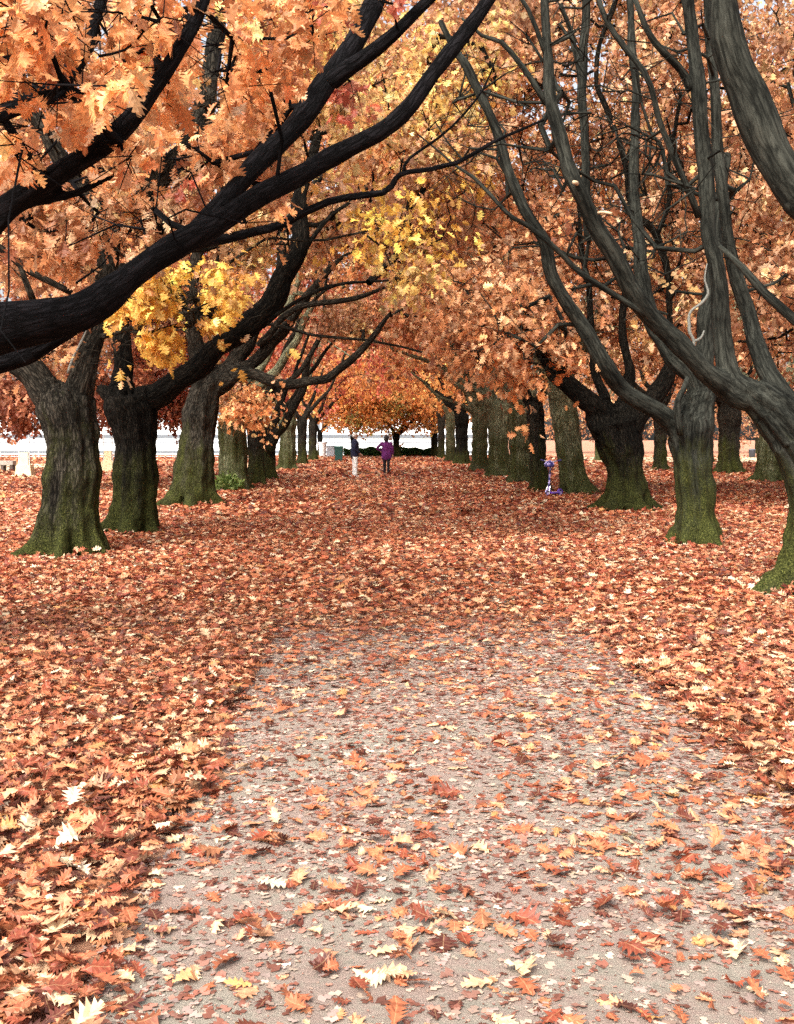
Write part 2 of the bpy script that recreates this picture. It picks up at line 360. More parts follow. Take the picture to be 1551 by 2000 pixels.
# ------------------------------------------------------------ trees
TREES = 'trees of the leaf covered avenue'
def segdist(Vt, A, B):
    """nearest segment for each vertex; returns index, t, distance"""
    best = np.full(len(Vt), 1e9); bi = np.zeros(len(Vt), int); bt = np.zeros(len(Vt))
    AB = B - A; L2 = np.sum(AB * AB, 1) + 1e-12
    return AB, L2, best, bi, bt
def wood_mesh(root, lines, voxel, mat, seed):
    """lines: list of (name, array (n,4)); fuse thick ones into a smooth fork, then cut into parts"""
    V, Pq = [], []
    S = []
    for li, (nm, pl) in enumerate(lines):
        s = spline(pl, max(.06, pl[:, 3].mean() * .5)); S.append(s)
        # knobbly, slightly wandering axis
        if li:
            k = s[:, :3]; wv = np.stack([pnoise(k, 2.2, seed + 3 + j) for j in range(3)], 1)
            s[:, :3] += wv * s[:, 3:4] * .42 * np.minimum(1, np.arange(len(s)) / 4)[:, None]
        s[:, 3] *= 1 + .09 * pnoise(s[:, :3], 3.5, seed + 9)
        v, p = tube(s[:, :3], s[:, 3], 20 if s[:, 3].max() > .1 else 12)
        k = len(V); V += list(v); Pq += [[i + k for i in q] for q in p]
    me = remesh(np.array(V), Pq, voxel, 4)
    n = len(me.vertices); co = np.empty(n * 3, np.float32); me.vertices.foreach_get('co', co); co = co.reshape(-1, 3).astype(float)
    nr = np.empty(n * 3, np.float32); me.vertex_normals.foreach_get('vector', nr); nr = nr.reshape(-1, 3).astype(float)
    A, B, RA, RB, SL, LI, U, W = [], [], [], [], [], [], [], []
    for li, s in enumerate(S):
        s = s[::2] if len(s) > 12 else s
        d = np.linalg.norm(np.diff(s[:, :3], axis=0), axis=1); c = np.concatenate([[0], np.cumsum(d)]) + li * 3.7
        t, u, w_ = frames(s[:, :3])
        A.append(s[:-1, :3]); B.append(s[1:, :3]); RA.append(s[:-1, 3]); RB.append(s[1:, 3]); SL.append(np.stack([c[:-1], c[1:]], 1)); LI.append(np.full(len(s) - 1, li)); U.append(u[:-1]); W.append(w_[:-1])
    A, B, RA, RB, SL, LI, U, W = map(np.concatenate, (A, B, RA, RB, SL, LI, U, W))
    AB = B - A; L2 = np.sum(AB * AB, 1) + 1e-12
    bi = np.zeros(n, int); bt = np.zeros(n)
    for c0 in range(0, n, 20000):
        v = co[c0:c0 + 20000]
        t = np.clip(((v[:, None] - A[None]) * AB[None]).sum(2) / L2[None], 0, 1)
        q = A[None] + t[..., None] * AB[None]
        dd = np.linalg.norm(v[:, None] - q, axis=2) - (RA + t * (RB - RA))   # nearest surface
        i = dd.argmin(1); bi[c0:c0 + 20000] = i; bt[c0:c0 + 20000] = t[np.arange(len(v)), i]
    q = A[bi] + bt[:, None] * AB[bi]; off = co - q
    a = (off * U[bi]).sum(1); b = (off * W[bi]).sum(1); s_ = SL[bi, 0] + bt * (SL[bi, 1] - SL[bi, 0])
    rad = np.sqrt(a * a + b * b) + 1e-6; th = np.arctan2(b, a)
    rr = RA[bi] + bt * (RB[bi] - RA[bi])
    # fluting, root buttresses, lumps
    z = co[:, 2]; rg = np.random.default_rng(seed)
    k1, k2, p1, p2 = rg.integers(4, 7), rg.integers(7, 12), rg.random() * 6, rg.random() * 6
    trunk = LI[bi] == 0
    fl = np.where(trunk, np.exp(-np.maximum(z, 0) / .22) * (.16 * np.cos(k1 * th + p1 + z) + .06 * np.cos(k2 * th + p2)) + .022 * np.cos(k2 * th + p1 + 1.5 * z), 0)
    barkv = np.stack([a, b, s_ * .22], 1)
    fine = pnoise(barkv, 16, seed + 1) * .014 + pnoise(barkv, 34, seed + 2) * .007
    lump = pnoise(co, 4.0, seed + 5) * .07 + pnoise(co, 9.0, seed + 6) * .03
    disp = fl * rr / .38 * .9 + fine * np.clip(rr / .3, .25, 1) + lump * rr
    co2 = co + nr * disp[:, None]
    me.vertices.foreach_set('co', co2.astype(np.float32).ravel()); me.update()
    nr2 = np.empty(n * 3, np.float32); me.vertex_normals.foreach_get('vector', nr2); nr2 = nr2.reshape(-1, 3)
    nl = len(me.loops); lv = np.empty(nl, np.int32); me.loops.foreach_get('vertex_index', lv)
    npoly = len(me.polygons); ls = np.empty(npoly, np.int32); me.polygons.foreach_get('loop_start', ls)
    lt = np.empty(npoly, np.int32); me.polygons.foreach_get('loop_total', lt)
    quad = lv.reshape(-1, 4) if (lt == 4).all() else None
    if quad is None:
        quads = [lv[s:s + t] for s, t in zip(ls, lt)]; first = np.array([q_[0] for q_ in quads])
    else: first = quad[:, 0]
    vid = LI[bi]; fid = vid[first]
    bkco = np.stack([a, b, s_], 1).astype(np.float32)
    for li in range(len(lines)):
        sel = np.where(fid == li)[0]
        if not len(sel): continue
        fl_ = quad[sel] if quad is not None else None
        if fl_ is None:
            ql = [quads[i] for i in sel]; flat = np.concatenate(ql); sz = np.array([len(x) for x in ql])
        else: flat = fl_.ravel(); sz = np.full(len(sel), 4)
        uq, inv = np.unique(flat, return_inverse=True)
        nm = mesh(lines[li][0], co2[uq], inv.astype(np.int32), sz, smooth=True)
        at = nm.attributes.new('bk', 'FLOAT_VECTOR', 'POINT'); at.data.foreach_set('vector', bkco[uq].ravel())
        nm.normals_split_custom_set_from_vertices(nr2[uq].tolist())
        link(lines[li][0], nm, mat, root)
    bpy.data.meshes.remove(me)
    return S
def prisms(E, n=5):
    """E: array (k, 8): p0(3) r0 p1(3) r1 -> one numpy mesh of tapered sticks"""
    p0, r0, p1, r1 = E[:, :3], E[:, 3], E[:, 4:7], E[:, 7]
    d = p1 - p0; ln = np.linalg.norm(d, axis=1)[:, None] + 1e-9; d = d / ln
    p0 = p0 - d * r0[:, None] * .5
    ref = np.where(np.abs(d[:, 2:3]) > .9, np.array([[1., 0, 0]]), np.array([[0, 0, 1.]]))
    u = np.cross(d, ref); u /= np.linalg.norm(u, axis=1)[:, None]; w_ = np.cross(d, u)
    a = np.arange(n) / n * 2 * np.pi
    ring = np.cos(a)[None, :, None] * u[:, None] + np.sin(a)[None, :, None] * w_[:, None]
    V = np.concatenate([p0[:, None] + ring * r0[:, None, None], p1[:, None] + ring * r1[:, None, None]], 1)
    q = np.array([[i, (i + 1) % n, n + (i + 1) % n, n + i] for i in range(n)])
    L = (q[None] + (np.arange(len(E)) * 2 * n)[:, None, None]).ravel()
    bk = np.concatenate([ring * r0[:, None, None], ring * r1[:, None, None]], 1)
    bk[:, n:, 2] += ln * .5; bk[..., 2] += (np.arange(len(E)) * .37 % 5)[:, None]
    return V.reshape(-1, 3), L, np.full(len(E) * n, 4), bk.reshape(-1, 3)
def grow(nodes, nrad, attr, step, seed):
    """connect attractors to the wood, nearest first -> edges with radii, tips"""
    r = np.random.default_rng(seed)
    N = np.array(nodes); K = len(N)
    cap = K + len(attr) * 14; pos = np.zeros((cap, 3)); pos[:K] = N; par = np.full(cap, -1); cnt = np.zeros(cap); base = np.full(cap, .0); base[:K] = nrad
    m = K; tips = []
    d0 = np.array([np.min(np.linalg.norm(N - a_, axis=1)) for a_ in attr]); order = np.argsort(d0)
    for ai in order:
        a_ = attr[ai]
        dv = pos[:m] - a_
        dist = np.linalg.norm(dv, axis=1) + .9 * np.maximum(0, dv[:, 2]) + .45 * np.hypot(dv[:, 0], dv[:, 1])      # prefer to grow upward and outward
        j = int(dist.argmin()); d = np.linalg.norm(pos[j] - a_)
        k = int(min(12, max(1, round(d / step)))); p = j
        bow = r.normal(size=3) * d * .09; bow[2] -= d * .05
        for q in range(1, k + 1):
            t = q / k; x = pos[j] * (1 - t) + a_ * t + bow * math.sin(math.pi * t) * (1 if d > .3 else .3)
            if q < k: x = x + r.normal(size=3) * step * .07
            pos[m] = x; par[m] = p; p = m; m += 1
        tips.append(m - 1)
    for i in range(K, m): pass
    load = np.zeros(m); load[tips] = 1
    for i in range(m - 1, K - 1, -1):
        if par[i] >= 0: load[par[i]] += load[i]
    return pos[:m], par[:m], load, K, np.array(tips), order
def in_view(p, m=500):
    px = CX + p[:, 0] / np.maximum(p[:, 1], .3) * F; py = HZ - (p[:, 2] - EYE) / np.maximum(p[:, 1], .3) * F
    return (px > -m) & (px < 1551 + m) & (py > -m * .8) & (p[:, 1] > 1.5)
OPEN = [(-.5, 37, 4.2, 9), (11, 42, 6, 6), (-13, 36, 6, 8), (-.5, 60, 4, 8), (0, 16, 3.5, 3)]
TN = [0]; SPECS = []; HERO = []
def tree(*a, **k): SPECS.append((a, k))
def build_tree(D, px, label, lines, bark='brown', thin=(), extra=(), blobs=(), crown=None, name='oak_tree', group=TREES, hero=True, leaf=.15, leafn=9, twigr=.0042, sprays=4):
    """lines[0] = trunk; each [(px, py, dD, width_px)...] at depth D + dD"""
    TN[0] += 1; seed = 100 + TN[0] * 17
    conv = lambda pl: np.array([[*P(x, y, D + dd), wd / F * (D + dd) / 2] for x, y, dd, wd in pl])
    L3 = [('trunk' if i == 0 else 'limb', conv(pl)) for i, pl in enumerate(lines)]
    b = L3[0][1][0]; root = empty(name, (b[0], b[1], 0))
    tag(root, label, 'tree', group)
    L3[0][1][0][2] = -.12
    voxel = min(.05, max(.02, D * .0016))
    mat = BARK[bark]
    S = wood_mesh(root, L3, voxel, mat, seed)
    nodes = []; nrad = []
    for s in S[1:] + [S[0][-4:]]:
        q = s[::max(1, int(.25 / (np.linalg.norm(s[1, :3] - s[0, :3]) + 1e-6)))]
        nodes += list(q[len(q) // 5:, :3]); nrad += list(q[len(q) // 5:, 3])
    for pl in thin:
        E = []
        s = spline(conv(pl), .12)
        s[:, :3] += np.stack([pnoise(s[:, :3], 3, seed + j) for j in range(3)], 1) * .025
        for i in range(len(s) - 1): E.append([*s[i], *s[i + 1]])
        nodes += list(s[::2, :3]); nrad += list(s[::2, 3])
        V, Pq = tube(s[:, :3], s[:, 3], 10)
        me = mesh('branch', V, Pq, smooth=True); at = me.attributes.new('bk', 'FLOAT_VECTOR', 'POINT')
        ang = np.tile(np.arange(10) / 10 * 2 * np.pi, len(s)); rr_ = np.repeat(s[:, 3], 10); al = np.repeat(np.arange(len(s)) * .12, 10)
        at.data.foreach_set('vector', np.stack([np.cos(ang) * rr_, np.sin(ang) * rr_, al], 1).astype(np.float32).ravel())
        link('branch', me, mat, root)
    # attractors for foliage
    AT, AP, AS = [], [], []                 # position, palette, leaf scale
    for (x, y, dd, rx, ry, rd, n, pal, *sz) in blobs:
        v = rng.normal(size=(n, 3)); v /= np.linalg.norm(v, axis=1)[:, None]; v *= (rng.random(n) ** .45)[:, None]
        for q in v:
            AT.append(P(x + q[0] * rx, y + q[1] * ry, max(2.5, D + dd + q[2] * rd))); AP.append(pal); AS.append(sz[0] if sz else 1)
    if crown:
        cx, cyy, cz, rx, ry, rz, n, pals, zlow = crown
        m = 0; tries = 0
        while m < n and tries < 40:
            tries += 1
            v = rng.normal(size=(n, 3)); v /= np.linalg.norm(v, axis=1)[:, None]; v *= (rng.random(n) ** .4)[:, None]
            p = v * [rx, ry, rz] + [b[0] + cx, b[1] + cyy, cz]
            ax = -.024 * p[:, 1] + .6                                     # avenue centre
            zl = zlow if not callable(zlow) else zlow(p, ax)
            ok = (p[:, 2] > zl + .5 * pnoise(p, .5, seed)) & (pnoise(p, .75, seed + 4) > -.62) & in_view(p)
            # the canopy has openings where the sun reaches the ground
            g = p[:, :2] - np.array([sd.x, sd.y])[None] * (p[:, 2] / sd.z)[:, None]
            hole = np.zeros(len(p), bool)
            for hx_, hy_, ra_, rb_ in OPEN: hole |= ((g[:, 0] - hx_) / ra_) ** 2 + ((g[:, 1] - hy_) / rb_) ** 2 < 1
            hole |= (p[:, 2] > 6) & (p[:, 2] < 8.5) & (np.abs(p[:, 0] - ax) < 2.4) & (rng.random(len(p)) < .7)
            ok &= ~(hole & (rng.random(len(p)) < .85))
            p = p[ok][:n - m]
            for q in p:
                k = int((pnoise(q[None], .45, seed + 8)[0] * .5 + .5) * len(pals) * .999) % len(pals) if len(pals) > 1 else 0
                AT.append(q); AP.append(pals[max(0, k)]); AS.append(1)
            m += len(p)
    if AT:
        AT = np.array(AT)
        pos, par, load, K, tips, order = grow(nodes, nrad, AT, .3 if D < 25 else .55, seed)
        idx = np.arange(K, len(pos)); pr = par[idx]
        rc = twigr * np.maximum(load[idx], 1) ** .52 * (1 if D < 30 else 1.3); rp = twigr * np.maximum(load[pr], 1) ** .52 * (1 if D < 30 else 1.3)
        rp = np.where(pr < K, rc * 1.15, np.minimum(rp, rc * 1.6)); cap_ = .03 if twigr > .005 else .06
        E = np.hstack([pos[pr], np.minimum(rp, cap_)[:, None], pos[idx], np.minimum(rc, cap_)[:, None]])
        C = AT[order]; pals = [AP[i] for i in order]; scl = np.array([AS[i] for i in order])
        Dd = C[:, 1]
        # sprays of leaves round every tip, on their own short twigs
        sp = []; 
        big = np.where(Dd < 12, .16, np.where(Dd < 40, .30, .5))
        L = Leaves()
        tw = []
        for k in range(sprays):
            o = rng.normal(size=C.shape) * big[:, None] * scl[:, None]; o[:, 2] *= .8
            ce = C + o
            if k < 3: tw.append(np.hstack([C, np.full((len(C), 1), twigr * .9), ce, np.full((len(C), 1), twigr * .5)])[Dd < 26])
            bc = np.vstack([pick(p_ or 'rust', 1) for p_ in pals]) * np.exp(rng.normal(size=(len(pals), 1)) * .22)
            for pal in sorted(set(p_ for p_ in pals if p_)):
                sel = np.array([i for i, p_ in enumerate(pals) if p_ == pal])
                for lod, lo, hi in ((0, 0, 9), (1, 9, 17), (2, 17, 38), (3, 38, 999)):
                    s2 = sel[(Dd[sel] >= lo) & (Dd[sel] < hi)]
                    if not len(s2): continue
                    lf = leafn if lo < 38 else max(5, leafn - 3)
                    ii = np.repeat(s2, lf); n = len(ii)
                    outv = rng.normal(size=(n, 3)); outv /= np.linalg.norm(outv, axis=1)[:, None]
                    pp = ce[ii] + outv * (rng.random(n)[:, None] ** .5) * np.where(Dd[ii] < 12, .13, .24)[:, None] * scl[ii][:, None]
                    kk = clear_of_limbs(pp); pp = pp[kk]; ii = ii[kk]; outv = outv[kk]; n = len(ii)
                    if not n: continue
                    axd = outv * .75 + rng.normal(size=(n, 3)) * .35; axd[:, 2] -= .75
                    nn = rng.normal(size=(n, 3)) * .6 + outv * .3; nn[:, 2] += .55; nn[:, 1] -= .25
                    size = leaf * scl[ii] * (.45 + .75 * rng.random(n)) * (1 if lo < 17 else 1.15 if lo < 38 else 1.75)
                    L.add(lod, pp, axd, nn, size, pick(pal, n, bc[ii]), rng.normal(size=n) * .45 + .15, rng.normal(size=n) * .5 - .2)
        if tw:
            tw = np.vstack(tw)
            if len(tw): E = np.vstack([E, tw])
        V, Lp, Sz, bk = prisms(E, 5 if D < 20 else 4)
        me = mesh('twigs', V, Lp, Sz, smooth=True); at = me.attributes.new('bk', 'FLOAT_VECTOR', 'POINT'); at.data.foreach_set('vector', bk.astype(np.float32).ravel())
        tag(link('twigs', me, mat, root), kind='stuff')
        near = D < 12
        L.build('crown', LEAFN if near else LEAF, root, uv=near)
    for nm, pl, m_ in extra:
        s = spline(conv(pl), .05)
        s[:, :3] += np.stack([pnoise(s[:, :3], 7, seed + j) for j in range(3)], 1) * .015
        V, Pq = tube(s[:, :3], s[:, 3], 8)
        link(nm, mesh(nm, V, Pq, smooth=True), m_, root)
    return root
#TREES-BEGIN
AV = lambda p, ax: 4.7 - 1.3 * np.minimum(1, (np.abs(p[:, 0] - ax) / 5) ** 2)      # underside of the avenue's canopy
def BR(base, tmp=0): return base

tree(6.8, -430, 'nearest left oak, trunk out of frame, thick backlit limb crossing above the path', [
    [(-430, 1320, 0, 330), (-430, 1230, 0, 260), (-430, 1050, 0, 215), (-435, 850, 0, 200), (-425, 720, 0, 210), (-420, 640, 0, 190)],
    [(-400, 690, 0, 170), (-200, 690, 0, 140), (0, 640, 0, 95), (140, 602, .1, 74), (260, 536, .2, 57), (400, 457, .3, 50), (500, 392, .4, 43), (620, 328, .5, 42), (760, 243, .6, 36), (850, 140, .7, 34), (950, 10, .8, 29), (1010, -80, .9, 28)],
    [(370, 472, .3, 40), (430, 405, .5, 38), (500, 325, .7, 42), (575, 250, .9, 46), (625, 175, 1.1, 44), (700, 65, 1.3, 42), (745, -20, 1.4, 36)],
    [(645, 160, .9, 36), (700, 112, .8, 34), (775, 52, .7, 30), (850, -10, .7, 24)],
    [(-400, 650, -.2, 130), (-220, 560, -.9, 80), (-60, 475, -1.3, 56), (0, 425, -1.4, 46), (120, 335, -1.5, 42), (230, 250, -1.5, 42), (300, 165, -1.5, 38), (350, 90, -1.5, 34), (385, 20, -1.4, 30), (410, -60, -1.3, 24)],
    [(-60, 500, -1.3, 40), (5, 440, -1.4, 34), (50, 405, -1.4, 24), (130, 385, -1.4, 21), (225, 342, -1.4, 14)],
    [(-300, 790, .3, 75), (-120, 745, .5, 55), (0, 712, .6, 46), (100, 668, .6, 42), (180, 612, .6, 36), (240, 540, .5, 26)],
    [(-420, 640, .2, 150), (-300, 420, .8, 90), (-120, 290, 1.2, 60), (0, 222, 1.4, 46), (70, 188, 1.5, 42), (135, 148, 1.6, 36), (180, 70, 1.7, 28), (210, -40, 1.8, 22)],
    ], 'black',
    thin=[[(500, 448, 1.2, 18), (560, 430, 1.2, 17), (640, 395, 1.2, 15), (750, 380, 1.2, 13), (775, 350, 1.2, 11), (800, 335, 1.2, 10), (890, 320, 1.2, 9), (960, 285, 1.2, 7), (1060, 232, 1.2, 5)],
          [(380, 480, .5, 22), (440, 468, .9, 20), (500, 448, 1.2, 18)],
          [(790, 335, 1.2, 8), (800, 310, 1.2, 6), (880, 250, 1.2, 5), (940, 170, 1.2, 4), (965, 110, 1.2, 3)],
          [(195, 112, -1.6, 6), (250, 98, -1.6, 5), (285, 60, -1.6, 4), (300, 10, -1.6, 3)],
          [(150, 560, .1, 5), (170, 545, .1, 4), (200, 520, .1, 3), (215, 500, .1, 3)]],
    blobs=[(90, 30, -2.0, 130, 50, .6, 20, 'orange', .9), (250, 30, -1.0, 190, 50, 1.0, 22, 'orange'), (140, 170, -2.1, 80, 45, .4, 11, 'orange', .9), (20, 110, -1.2, 90, 80, .8, 12, 'orange'),
           (50, 280, -1.9, 55, 40, .3, 5, 'orange', .85), (450, 90, -.2, 120, 90, .8, 16, 'orange'), (240, 290, -1.6, 30, 35, .2, 3, 'orange', .8), (290, 130, -.9, 60, 60, .5, 8, 'orange'),
           (462, 420, -.5, 22, 24, .2, 2, 'orange', .7), (8, 640, -2.6, 10, 16, .1, 1, 'orange', .5), (520, 200, 1.6, 90, 80, .7, 16, 'orange'), (610, 40, 1.8, 90, 60, .7, 12, 'orange'),
           (690, 170, 1.5, 40, 30, .4, 3, 'red', .7), (745, 10, .3, 40, 25, .4, 4, 'red', .8), (400, 300, 1.3, 110, 70, .7, 18, 'rust'), (620, 50, -.6, 30, 35, .2, 3, 'orange', .8),
           (365, 330, .2, 25, 20, .2, 2, 'red', .6), (110, 450, 2.0, 150, 75, .9, 30, 'rust'), (280, 430, 1.8, 120, 60, .9, 24, 'pink'), (520, 330, 1.9, 60, 50, .6, 10, 'pink'), (150, 330, 2.0, 170, 70, .9, 20, 'orange'), (-150, 100, -1, 120, 120, 1, 10, 'orange')],
    leaf=.15, leafn=7, sprays=3)

tree(13.6, 135, 'mossy oak nearest on the left of the path with flared roots and a wide fork', [
    [(135, 1105, 0, 150), (135, 1082, 0, 136), (134, 1050, 0, 122), (135, 990, 0, 106), (141, 900, 0, 98), (140, 840, 0, 98), (130, 795, 0, 108), (122, 765, 0, 92)],
    [(115, 785, 0, 68), (75, 745, 0, 60), (15, 692, 0, 50), (-70, 620, 0, 52), (-180, 520, 0, 42)],
    [(145, 785, 0, 60), (170, 710, 0, 46), (195, 630, .1, 42), (214, 540, .3, 46), (222, 465, .5, 48), (290, 378, .8, 46), (355, 290, 1, 44), (405, 185, 1.2, 40), (420, 90, 1.4, 34), (432, -30, 1.6, 28)],
    [(225, 470, .4, 40), (130, 330, .5, 34), (60, 200, .6, 28), (20, 60, .7, 22)],
    ], 'brown',
    extra=[('dead_sprout', [(132, 730, -.25, 7), (140, 705, -.3, 6), (152, 680, -.3, 5), (163, 655, -.28, 4), (172, 635, -.28, 2)], PALE)],
    thin=[[(190, 660, 0, 14), (260, 640, -.4, 9), (330, 620, -.7, 7), (420, 600, -1, 5)], [(-20, 470, -.5, 16), (40, 520, -.5, 14), (90, 545, -.5, 13), (140, 575, -.4, 12)],
          [(65, 590, -.4, 14), (50, 550, -.5, 12), (30, 500, -.5, 9)]],
    blobs=[(340, 572, -2.2, 95, 44, .8, 50, 'golden'), (270, 640, -1.8, 65, 42, .5, 24, 'golden'), (385, 625, -1.6, 60, 42, .5, 20, 'golden'), (215, 690, -.8, 14, 22, .2, 5, 'gold'), (480, 490, .5, 80, 50, 1.0, 20, 'gold'),
           (560, 50, -1.5, 130, 80, 1.4, 30, 'yellow'), (480, 170, -.5, 110, 80, 1.2, 30, 'gold'), (740, 440, 0, 90, 25, 1.4, 8, 'golden'), (640, 250, 0, 130, 110, 1.6, 30, 'gold'), (800, 550, 0, 35, 22, .5, 7, 'yellow'),
           (130, 440, 0, 220, 130, 2, 70, 'rust'), (340, 300, 0, 200, 150, 2, 70, 'brown'), (120, 120, 0, 240, 160, 2, 60, 'brown'), (120, 690, .4, 50, 28, .4, 10, 'rust')],
    leafn=8, sprays=4)

tree(16.8, 255, 'second oak on the left, black V shaped fork above a narrow dark trunk', [
    [(252, 1050, 0, 128), (257, 1030, 0, 108), (262, 980, 0, 88), (265, 900, 0, 76), (262, 835, 0, 80), (256, 795, 0, 96), (254, 775, 0, 88)],
    [(240, 785, 0, 60), (212, 768, 0, 34), (192, 757, 0, 18)],
    [(240, 780, .1, 60), (236, 740, .2, 46), (246, 700, .3, 38), (235, 620, .4, 30), (250, 520, .5, 26)],
    [(275, 785, 0, 60), (330, 752, -.1, 46), (395, 705, -.2, 42), (450, 665, -.3, 42), (505, 620, -.4, 48), (550, 562, -.4, 45), (575, 500, -.4, 38), (582, 430, -.4, 32), (592, 360, -.3, 26), (620, 260, -.2, 20)],
    ], 'dark',
    thin=[[(555, 560, -.4, 12), (600, 480, -.4, 10), (650, 420, -.4, 8), (720, 370, -.3, 6)], [(510, 640, -.4, 10), (560, 600, -.5, 8), (640, 560, -.5, 7), (740, 548, -.5, 4)]],
    blobs=[(780, 210, 0, 120, 140, 2, 24, 'yellow'), (780, 210, 1, 120, 140, 2, 26, 'orange'), (860, 320, 0, 110, 110, 1.6, 34, 'brown'), (880, 340, 0, 60, 60, 1.6, 7, 'golden'), (900, 130, 0, 90, 110, 1.6, 18, 'yellow'), (900, 130, 1, 110, 110, 1.6, 22, 'rust'), (640, 430, 1.5, 140, 80, 1.5, 46, 'brown'), (500, 400, 1.5, 130, 100, 1.3, 40, 'gold'),
           (475, 650, .3, 30, 20, .4, 6, 'gold'), (820, 470, 1, 130, 60, 1.4, 30, 'brown'), (840, 500, 0, 50, 40, 1, 4, 'golden'), (600, 100, 1, 200, 140, 1.5, 50, 'gold'), (950, 60, 2.5, 140, 110, 1.5, 70, 'brown'), (230, 560, 1, 150, 90, 1, 30, 'rust')],
    leafn=9, sprays=4)

tree(23.9, 370, 'third oak on the left, its low curved branch sweeping out over the path', [
    [(368, 1000, 0, 112), (372, 984, 0, 98), (378, 930, 0, 80), (386, 860, 0, 66), (393, 800, 0, 62), (405, 755, 0, 58), (420, 735, 0, 58)],
    [(425, 750, 0, 50), (455, 738, -.1, 28), (490, 730, -.2, 23), (525, 742, -.3, 22), (580, 748, -.4, 20), (640, 735, -.5, 18), (690, 700, -.6, 16), (730, 655, -.7, 13), (762, 612, -.8, 8)],
    [(430, 745, 0, 40), (470, 720, 0, 28), (520, 690, 0, 25), (560, 640, 0, 21), (590, 590, 0, 18), (640, 530, 0, 14), (670, 500, 0, 10)],
    [(412, 745, 0, 50), (395, 690, .2, 34), (370, 600, .3, 28), (390, 480, .4, 22), (440, 360, .4, 18)],
    [(430, 740, .2, 40), (490, 660, .3, 26), (540, 560, .5, 22), (560, 440, .7, 18), (640, 330, .8, 14)],
    ], 'brown',
    thin=[[(505, 675, -.2, 15), (560, 615, -.3, 13), (620, 592, -.3, 12), (700, 582, -.4, 10), (752, 562, -.4, 6)], [(600, 600, -.3, 7), (650, 560, -.3, 6), (760, 548, -.4, 4)],
          [(530, 632, -.3, 8), (620, 655, -.3, 6), (740, 668, -.3, 5), (830, 690, -.3, 4)]],
    crown=(2.2, .5, 8.0, 5.3, 4.5, 5.2, 330, ['brown', 'rust', 'orange', 'brown'], AV),
    blobs=[(470, 780, -.5, 50, 30, .5, 16, 'orange'), (690, 620, 1, 90, 40, 1, 22, 'brown'), (800, 620, .5, 80, 50, 1, 22, 'rust')],
    leafn=10, sprays=4)

def row_tree(D, px, wd, label, side, pals, bark='brown', top=800, lean=0, n=None, group=TREES, extra_lines=(), blobs=(), zlow=AV, cx=None, rad=None, cz=None, thin=(), name='oak_tree', leafn=10, sprays=4):
    base = HZ + EYE / D * F
    if rad is None: rad, cz = ((5.6, 4.8, 5.6), 8.6) if D < 50 else ((5.8, 4.8, 4.6), 7.2)
    n = int((n or 170) * (1.7 if D < 50 else 1.45))
    zf = EYE - (top - HZ) / F * D                       # fork height
    m = D / F                                           # metres per pixel
    r = random.Random(int(D * 13 + px))
    X = lambda x: px + x / m
    Y = lambda z: HZ - (z - EYE) / m
    L = [[(px, base + 4, 0, wd * 1.35), (px, base - .12 / m, 0, wd * 1.16), (px + lean * .25, Y(.55), 0, wd * .95), (px + lean * .6, Y(zf * .62), 0, wd * .86), (px + lean * .85, Y(zf * .9), 0, wd), (px + lean, Y(zf), 0, wd * .95)]]
    for k in range(4):
        a = (.3 + .45 * r.random()) * (side if k < 2 else -side * .7) ; dy = (r.random() - .5) * 3
        rr = wd * (.42 if k < 2 else .36)
        L.append([(px + lean, Y(zf * .93), 0, wd * .55), (X(a * 1.2) + lean, Y(zf + .75), dy * .25, rr), (X(a * 3.2) + lean, Y(zf + 1.9 + r.random() * .6), dy * .6, rr * .7), (X(a * 5.2) + lean, Y(zf + 3.6 + r.random()), dy, rr * .5), (X(a * 6) + lean, Y(zf + 5.4), dy * 1.3, rr * .3)])
    L += list(extra_lines)
    return tree(D, px, label, L, bark, crown=(side * 1.6 if cx is None else cx, 0, cz, *rad, n, pals, zlow), blobs=blobs, thin=thin, leafn=leafn, sprays=sprays, group=group, name=name, hero=False)

row_tree(30.9, 457, 58, 'fourth oak on the left with green weeds sprouting at its foot', 1, ['brown', 'orange', 'rust'], 'green', 815, -4, 190, blobs=[(480, 790, -.8, 55, 28, .6, 18, 'gold'), (440, 770, -1, 40, 25, .5, 10, 'rust')])
row_tree(34.5, 500, 36, 'fifth oak on the left, slim and half hidden by the weedy one before it', 1, ['rust', 'red', 'brown'], 'brown', 815, 0, 170)
row_tree(38.5, 526, 28, 'sixth oak on the left with a pale limb rising to the right', 1, ['red', 'rust', 'brown'], 'brown', 830, 0, 170,
         extra_lines=[[(528, 880, -.2, 20), (545, 840, -.4, 19), (570, 800, -.5, 18), (592, 762, -.6, 16), (603, 700, -.6, 12), (640, 640, -.6, 8)]])
row_tree(52, 562, 34, 'broad mossy oak seventh on the left of the path', 1, ['red', 'red', 'rust'], 'green', 815, 0, 170)
row_tree(62, 590, 20, 'eighth oak on the left, narrow and dark', 1, ['orange', 'red'], 'brown', 820, 0, 190, zlow=lambda p, ax: 3.0 + 1.2 * np.exp(-((p[:, 0] - ax) / 2.4) ** 2))
row_tree(73, 611, 18, 'last oak of the left row, beside the white planter tub', 1, ['arch', 'arch'], 'brown', 825, 0, 150)

